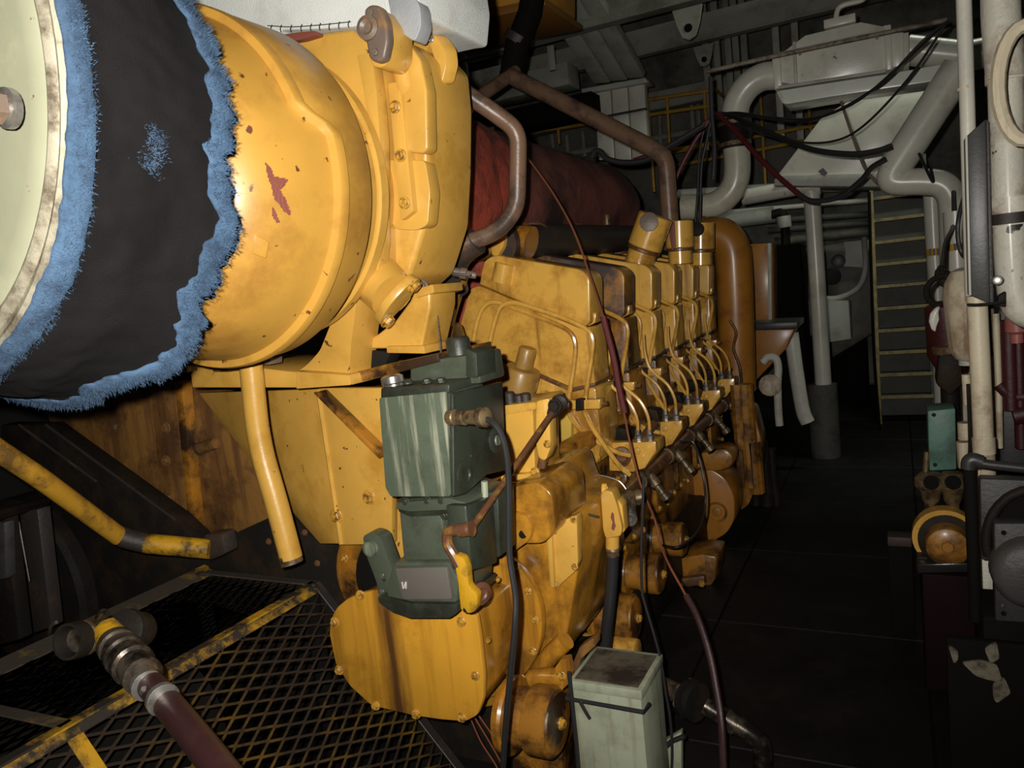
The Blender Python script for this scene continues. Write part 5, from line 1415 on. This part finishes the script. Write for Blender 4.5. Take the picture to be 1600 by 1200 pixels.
def bar(a, b2, w, up, m, name, th=.006):
    a = Vector(a); b2 = Vector(b2); d = (b2 - a).normalized(); up = Vector(up).normalized(); s = d.cross(up).normalized()
    return obj(name, poly3([a - s * w / 2, a + s * w / 2, b2 + s * w / 2, b2 - s * w / 2], up * th, .0015, 1), m, t)
M_worn2 = mat('chipped_yellow_edge', (.55, .30, .015), .5, dirt=(.03, .024, .02), dirt_amt=.80, dirt_scale=8, bump=.2)
bar((GX, .57, GZ), (GX, 1.885, GZ), .034, (0, 0, 1), M_worn2, 'top_edge_flange')
n2 = Vector((1, 0, SL)).normalized()
bar(Vector((GX, .57, GZ)) + V * .017, Vector((GX, 1.885, GZ)) + V * .017, .034, n2, M_worn2, 'side_edge_flange')
bar(Vector((GX, 1.01, GZ)), Vector((GX, 1.01, GZ)) + V * .5, .040, n2, M_yworn, 'near_slanted_post')
bar(Vector((GX, 1.885, GZ)), Vector((GX, 1.885, GZ)) + V * .95, .034, n2, M_meshd, 'far_slanted_post')
bar((GX2, .57, GZ), (GX2, 1.86, GZ), .07, (0.3, 0, 1), M_dirtbar, 'back_edge_bar')
bar((GX2, 1.84, GZ), (GX2, 1.91, GZ), .071, (0.3, 0, 1), M_worn2, 'painted_bar_end', .007)
bar((GX2, .99, GZ), (GX, 1.01, GZ), .035, (0, 0, 1), M_dirtbar, 'cross_bar')
bar((GX2, 1.875, GZ), (GX, 1.875, GZ), .035, (0, 0, 1), M_dirtbar, 'cross_bar')
for yy in (.62, 1.86):
    obj('leg', box(GX2 - .02, GX2 + .02, yy - .02, yy + .02, 0, GZ - .03, .004), M_dark, t)
    obj('leg', box(GX - .02, GX + .02, yy - .02, yy + .02, 0, GZ - .03, .004), M_dark, t)
o = obj('guarded_coupling', lathe((-2.05, .6, .42), (0, 1, 0), [(0, .1), (.01, .26), (.5, .26), (.52, .2), (.9, .2)], 40), M_dark)
tag(o, 'black shaft coupling inside the expanded metal guard', 'coupling')

# hose tee lying on the guard
t = thing('hose_tee', 'steel hose tee with an open black mouth and ribbed coupling lying on the mesh guard', 'hose fitting', PY(160, 1000, 1.0))
def q(x, y, dy=0): return PY(x, y, 1.0 + dy)
A = q(105, 1003, -.03); vd = (A - EYE).normalized(); B = A + vd * .10 + CM @ Vector((.068, .016, 0))
d = B - A; L = d.length
k = 1.0 * dep(q(150, 1000)) / F
mouth = obj('open_mouth', lathe(A, d, [(L * .34, 19 * k), (.012, 20 * k), (0, 24 * k), (0, 28 * k), (.012, 29 * k), (.035, 29 * k), (.04, 25 * k), (L * .5, 24 * k)], 32, caps=False), M_blk, t)
obj('mouth_back', lathe(A + d * .35, d, [(0, 22 * k), (.002, 22 * k)], 24), M_dark, mouth)
obj('tee_body', tube(smooth_path([A + d * .32, A + d * .62, B, B + d * .1], 4), 25 * k, 22), M_shiny, t)
obj('body_band', lathe(A + d * .44, d, [(0, 25 * k), (.002, 28 * k), (.014, 28 * k), (.016, 25 * k)], 28), M_brs, t)
obj('far_collar', lathe(q(192, 985, .05), q(228, 985, .12) - q(192, 985, .05), [(0, 26 * k), (.004, 33 * k), (.02, 34 * k), (.024, 28 * k), (.06, 30 * k), (.075, 24 * k), (.08, 5 * k)], 30), M_blk, t)
obj('cam_lever', tube(smooth_path([q(152, 966, .02), q(160, 955, .01), q(168, 958, .0)], 4), 4 * k, 8), M_shiny, t)
obj('cam_lever', tube(smooth_path([q(76, 990, -.05), q(80, 978, -.05), q(88, 972, -.05)], 4), 3 * k, 8), M_shiny, t)
C0 = q(178, 1004, .03); C1 = q(232, 1066, -.05)
dd = C1 - C0; L = dd.length
obj('branch', lathe(q(172, 985, .05), C0 - q(172, 985, .05) , [(0, 24 * k), ((C0 - q(172, 985, .05)).length + .01, 25 * k)], 24), M_yworn, t)
prof = []
for i, (s, r) in enumerate([(0, 25), (.06, 29), (.14, 29), (.16, 25), (.24, 25), (.26, 31), (.36, 31), (.38, 27), (.46, 27), (.48, 31), (.6, 31), (.62, 26), (.74, 25), (.76, 28), (.86, 28), (.9, 22), (1.0, 19)]):
    prof.append((L * s, r * k))
obj('ribbed_coupling', lathe(C0, dd, prof, 28), M_shiny, t)
for (x, y) in ((229, 1070), (254, 1092)):
    cc = obj('hose_clamp', lathe(q(x, y, -.06 - (x - 229) * .0012), dd, [(-.007, 20 * k), (-.006, 22 * k), (.006, 22 * k), (.007, 20 * k)], 24), M_stl, t)
    P = q(x - 6, y + 12, -.085)
    obj('clamp_screw', tube([P, P + Vector((.012, -.004, .012))], 4.2 * k, 8), M_stl, cc)
o = obj('maroon_hose', tube(smooth_path([C1, q(262, 1100, -.085), q(310, 1158, -.14), q(372, 1240, -.2), q(430, 1330, -.26)], 5), 19.5 * k, 20), M_mar)
tag(o, 'maroon rubber hose running off the bottom edge from the hose tee', 'hose')

# ------------------------------------------------------------------ pale green box and its fittings
x0 = PY(894, 1078, 1.9).x; x1 = PY(1001, 1086, 1.9).x
zt = PY(950, 1070, 1.9).z
yb = PX(1031, 1020, x1).y
t = thing('junction_box', 'pale green sheet-metal box streaked with rust, tied with a black strap, at the bottom', 'box', ((x0 + x1) / 2, 2.05, 0))
obj('box_body', box(x0, x1, 1.9, yb, 0.02, zt - .005, .004), M_box, t)
obj('lid', box(x0 - .006, x1 + .006, 1.892, yb + .01, zt - .028, zt, .004), M_box, t)
obj('lid_sheet', box(x0 + .008, x1 - .008, 1.905, yb - .008, zt - .004, zt + .0022, .001, 1), M_boxtop, t)
sp = obj('strap', tube([(x0 - .012, yb, zt - .05), (x0 - .012, 1.884, zt - .052), (x1 + .010, 1.884, zt - .056), (x1 + .012, 1.93, zt - .058)], .0065, 8), M_rub, t)
obj('strap_knot', tube(smooth_path([(x0 + .03, 1.878, zt - .05), (x0 + .045, 1.875, zt - .075), (x0 + .055, 1.88, zt - .10)], 3), .005, 8), M_rub, sp)
obj('plinth', box(x0 - .02, x1 + .02, 1.88, yb + .02, 0, .03, .004), M_blk, t)
o = obj('box_cable', ptube([(889, 1050), (894, 1100), (902, 1180), (906, 1260)], 1.86, 3.4, 8), M_rub)
tag(o, 'thin black cable running down the left edge of the pale green box', 'cable')
t = thing('steel_pipe', 'oily steel pipe with a bolted coupling curving down right of the pale green box', 'pipe', PY(1190, 1240, 2.3))
obj('upper_run', tube(pts([(1034, 1072, 2.35), (1090, 1098, 2.3)], 2.3), .032, 16), M_shiny, t)
cp = obj('coupling', lathe(PY(1072, 1090, 2.32), PY(1108, 1106, 2.28) - PY(1072, 1090, 2.32), [(0, .035), (.002, .062), (.018, .064), (.02, .05), (.03, .05), (.032, .064), (.05, .062), (.052, .036)], 26), M_blk, t)
for a in range(6):
    dx = (PY(1108, 1106, 2.28) - PY(1072, 1090, 2.32)).normalized(); s1 = dx.cross(Vector((0, 0, 1))).normalized(); s2 = dx.cross(s1)
    bolt(PY(1072, 1090, 2.32) + (s1 * math.cos(a * 1.047) + s2 * math.sin(a * 1.047)) * .052, -dx, .009, M_stl, cp)
obj('lower_run', tube(smooth_path(pts([(1100, 1102), (1146, 1130), (1172, 1146), (1188, 1162), (1192, 1190), (1190, 1250)], 2.28), 5), .030, 16), M_shiny, t)
obj('joint_sleeve', tube(pts([(1132, 1122), (1150, 1133)], 2.28), .034, 16), M_shiny, t)
o = obj('slanted_plate', fy([(1036, 1160), (1064, 1144), (1066, 1260), (1022, 1260), (1026, 1190)], 2.12, .03, .004), M_box)
tag(o, 'pale plate leaning between the pale green box and the steel pipe', 'plate')
obj('plate_strap', tube(pts([(1030, 1176), (1050, 1158), (1070, 1150)], 2.11), .008, 8), M_rub, o)

# yellow cable head and its hose
t = thing('cable_head', 'chipped yellow elongated cable head hanging beside the gear housing', 'cable head', PY(958, 860, 2.25))
Yh = 2.2
hb = obj('head_body', fy(rnd([(938, 772), (944, 766), (956, 768), (964, 790), (972, 826), (970, 838), (946, 842), (942, 828)], 5), Yh, .06, .014, 3), M_yel, t)
obj('red_chip', fy([(956, 800), (959, 803), (960, 815), (962, 822), (959, 830), (955, 826), (957, 816), (954, 808)], Yh - .001, .004, 0), M_prim, hb)
obj('head_side', fy(rnd([(964, 780), (972, 790), (976, 830), (968, 836)], 3), Yh + .02, .05, .008), M_ygl, t)
obj('top_nut', lathe(PY(945, 770, Yh + .03), (0, 0, 1), [(0, .012), (.02, .012), (.022, .009), (.03, .009)], 6), M_ygl, t)
obj('lower_sleeve', tube(pts([(957, 836), (957, 856)], Yh + .03), .022, 16), M_yel, t)
obj('gland', lathe(PY(957, 854, Yh + .03), (0, 0, -1), [(0, .021), (.01, .024), (.02, .02), (.03, .021)], 14), M_brs, t)
o = obj('black_hose', ptube([(958, 862), (956, 905), (951, 960), (945, 1012), (943, 1040)], Yh + .03, 9.5, 14), M_rub)
tag(o, 'stout black hose dropping from the yellow cable head to the pale green box', 'hose')
t = thing('brass_cock', 'brass drain cock with a round open end right of the yellow cable head', 'cock', PY(985, 812, 2.4))
obj('cock_body', lathe(PY(968, 782, 2.4), PY(992, 778, 2.4) - PY(968, 782, 2.4), [(0, .02), (.02, .03), (.05, .03), (.055, .024), (.07, .028), (.09, .02)], 18), M_brs, t)
obj('cock_neck', tube(pts([(986, 785), (985, 802)], 2.39), .02, 14), M_shiny, t)
P = PY(984, 812, 2.36); obj('cock_end', lathe(P, (.3, -1, -.3), [(-.03, .024), (.0, .026), (.006, .022), (.004, .012), (-.004, .008)], 18), M_stl, t)

# ------------------------------------------------------------------ loose wires and cables
def wire(name, px, Y, r, m, label, cat='wire', sm=6):
    o = obj(name, tube(smooth_path(pts(px, Y), sm), r, 8), m)
    tag(o, label, cat); return o
wire('governor_cable', [(758, 654, 1.56), (772, 662, 1.55), (784, 680, 1.55), (792, 712, 1.55), (795, 760, 1.55), (796, 860, 1.54), (801, 900, 1.53), (806, 935, 1.52), (805, 975, 1.5), (799, 1040, 1.5), (792, 1110, 1.52), (787, 1180, 1.55), (784, 1240, 1.58)], 1.55, .0075, M_rub, 'black cable hanging from the governor plug down to the bottom edge', 'cable')
o = wire('copper_capillary', [(812, 232, 2.8), (836, 262, 2.75), (866, 305, 2.7), (896, 360, 2.64), (920, 425, 2.58), (938, 480, 2.52), (946, 505, 2.5), (956, 545, 2.5), (964, 590, 2.5), (974, 640, 2.5), (984, 690, 2.5), (998, 748, 2.48), (1012, 785, 2.45), (1024, 815, 2.4), (1032, 850, 2.36), (1044, 880, 2.3), (1066, 920, 2.25), (1090, 965, 2.2)], 2.5, .0038, M_cop, 'long thin copper capillary crossing the heads from the red trunk downwards')
obj('red_sleeve', tube(smooth_path(pts([(942, 494), (950, 525), (960, 565), (966, 600), (976, 645)], 2.495), 5), .011, 10), M_sleeve, o, label='dark red sleeve')
obj('lower_hose', tube(smooth_path(pts([(1072, 930, 2.24), (1090, 965, 2.2), (1108, 1020, 2.15), (1120, 1080, 2.1), (1128, 1140, 2.05), (1132, 1250, 2.0)], 2.2), 5), .0105, 10), M_mar, o)
wire('drooping_wire', [(1006, 742), (1004, 800), (1002, 860), (1003, 920), (1008, 945), (1020, 985), (1032, 1030), (1040, 1080), (1048, 1130), (1050, 1190), (1044, 1250)], 2.1, .0042, M_rub, 'thin black wire drooping past the right side of the pale green box')
o = obj('looped_wire', tube(smooth_path([PX(x, y, X) for x, y, X in [(1062, 690, -.86), (1082, 690, -.80), (1092, 715, -.78), (1100, 752, -.76), (1102, 790, -.76), (1094, 822, -.76), (1076, 845, -.78), (1056, 855, -.80), (1036, 852, -.90)]], 6), .005, 8), M_rub)
tag(o, 'thin black wire looping down from the fuel rail over the round covers', 'wire')
wire('tie_wire', [(930, 742), (945, 744), (964, 750), (972, 756), (978, 764)], 2.4, .003, M_stl, 'short bright tie wire above the yellow cable head')
wire('lower_tie_wire', [(890, 797), (910, 802), (936, 808)], 2.1, .004, M_rub, 'short dark wire joining the ledge plate to the yellow cable head')
wire('steel_capillary', [(676, 396, 2.0), (682, 412, 2.0), (694, 424, 2.0), (712, 428, 2.0), (736, 430, 2.0)], 2.0, .0045, M_stl, 'bent thin steel tube between the turbocharger flange and the first rocker cover')
t = thing('pipe_union', 'grey threaded union in front of the first rocker cover', 'union', PY(735, 430, 2.0))
obj('union_body', lathe(PY(706, 424, 2.02), PY(752, 432, 2.05) - PY(706, 424, 2.02), [(0, .01), (.005, .014), (.025, .014), (.027, .018), (.045, .018), (.047, .011), (.07, .011), (.075, .009)], 12), M_lug, t)
t = thing('breather', 'drab yellow capped breather pipe beside the turbocharger foot', 'breather', PY(690, 520, 2.2))
obj('breather_cap', lathe(PY(697, 450, 2.2), PY(688, 500, 2.2) - PY(697, 450, 2.2), [(0, .028), (.006, .032), (.06, .034), (.065, .045), (.12, .046)], 20), M_lug, t)
obj('breather_tube', tube(pts([(722, 422), (712, 450), (700, 490), (690, 540)], 2.28), .03, 16), M_org, t)
obj('breather_foot', fy(rnd([(664, 500), (700, 508), (712, 545), (700, 580), (670, 570), (660, 530)], 5), 2.3, .1, .01), M_ydirt, t)
wire('sensor_wire', [(672, 440, 1.95), (676, 458, 1.9), (682, 480, 1.85), (686, 520, 1.8), (690, 560, 1.75)], 1.9, .0025, M_stl, 'thin steel sensor wire dropping from the turbocharger foot bolt to the governor')
for kk, ps in enumerate(([(735, 1122), (752, 1160), (775, 1196), (790, 1230)], [(741, 1120), (764, 1158), (782, 1190), (800, 1230)], [(748, 1118), (770, 1150), (784, 1180), (792, 1215)])):
    wire('copper_strand', ps, 1.9, .0028, M_cop, ['leftmost of three loose copper strands under the gear housing', 'middle one of three loose copper strands under the gear housing', 'rightmost of three loose copper strands under the gear housing'][kk])
# hanging cables upper right
wire('sagging_cable', [(1112, 178, 5.3), (1140, 180, 5.2), (1175, 195, 5.0), (1220, 215, 4.8), (1270, 234, 4.6), (1330, 241, 4.5), (1370, 236, 4.5), (1394, 228, 4.5)], 5, .0155, M_rub, 'thick black cable sagging across the white hood', 'cable')
wire('sagging_cable', [(1112, 180, 5.3), (1150, 176, 5.2), (1200, 183, 5.0), (1260, 186, 4.8), (1310, 172, 4.6), (1380, 128, 4.4), (1440, 66, 4.3), (1482, 32, 4.3)], 5, .0075, M_rub, 'thin black cable rising from the S-bend coupling past the lamp to the top right', 'cable')
wire('sagging_cable', [(1118, 176, 5.3), (1180, 182, 5.2), (1250, 190, 5.0), (1330, 164, 4.8), (1400, 108, 4.6), (1450, 62, 4.4), (1478, 36, 4.3)], 5, .0065, M_rub, 'second thin black cable close under the one rising to the top right', 'cable')
wire('sagging_cable', [(1112, 182, 5.3), (1180, 205, 5.1), (1240, 221, 4.9), (1300, 221, 4.8), (1350, 196, 4.6), (1420, 122, 4.4), (1480, 34, 4.3)], 5, .0065, M_rub, 'thin dark cable dipping lowest over the hood before rising to the top right', 'cable')
wire('red_cable', [(1122, 178, 5.2), (1150, 206, 5.1), (1180, 240, 5.0), (1215, 275, 4.9), (1250, 305, 4.8)], 5, .016, M_sleeve, 'dark red cable hanging from the S-bend coupling to the standpipe elbow', 'cable')
wire('black_loop_cable', [(1248, 304, 4.8), (1270, 314, 4.8), (1310, 308, 4.8), (1345, 282, 4.8), (1362, 262, 4.8), (1385, 248, 4.8)], 4.8, .015, M_rub, 'black cable curving below the hood from the end of the red cable', 'cable')
for kk, ps in enumerate(([(1110, 184), (1098, 210), (1092, 250), (1090, 300), (1086, 352)], [(1112, 180), (1104, 220), (1096, 260), (1094, 320), (1093, 356)], [(1110, 120), (1112, 180), (1116, 230), (1114, 280)], [(1106, 190), (1080, 230), (1056, 280), (1046, 330)], [(1106, 188), (1070, 214), (1030, 236), (990, 250)])):
    wire('hanging_cable', ps, 4.9, [.007, .010, .013, .013, .012][kk], [M_rub, M_rub, M_chan, M_sleeve, M_sleeve][kk],
         ['thin black cable hanging to the left upright stub', 'black cable hanging to the plug in the right upright stub', 'grey cable hanging down over the S-bend coupling', 'dark red cable slanting down left to the leaning stub', 'dark red cable slanting left to the top of the exhaust trunk'][kk], 'cable')
obj_ = wire('cross_conduit', [(1104, 112, 5.1), (1200, 90, 5.1), (1330, 62, 5.1), (1480, 31, 5.1)], 5.1, .013, mat('rusty_rope_paint', (.30, .25, .18), .6, dirt=(.07, .05, .035), dirt_amt=.5, dirt_scale=14), 'thin rusty white conduit crossing in front of the air duct', 'conduit', 3)
for x, y in ((1250, 79), (1370, 54)):
    obj('clip', tube(pts([(x, y, 5.1), (x, y + 6, 5.42)], 5.1), .01, 6), M_whtd, obj_)
wire('hood_wire', [(1314, 158), (1330, 206), (1350, 260), (1370, 286)], 4.9, .008, M_lug, 'thin brown wire hanging down the middle of the hood', 'wire')
wire('clamp_cable', [(1513, 286, 2.8), (1498, 340), (1497, 375), (1504, 398), (1515, 404, 2.8)], 2.85, .007, M_rub, 'short black cable curling beside the slim white conduit', 'cable')
wire('grey_cable', [(1490, 300, 4.88), (1490, 350, 4.6), (1478, 380, 4.1), (1473, 424, 3.62)], 3.4, .012, M_chan, 'grey cable slanting down to the top of the filter bowl', 'cable')
wire('hook_wire', [(1436, 240, 4.9), (1450, 270, 4.82), (1458, 284, 4.8), (1454, 262, 4.85)], 4.7, .008, M_rub, 'small bent black wire below the thick slanting pipe', 'wire')
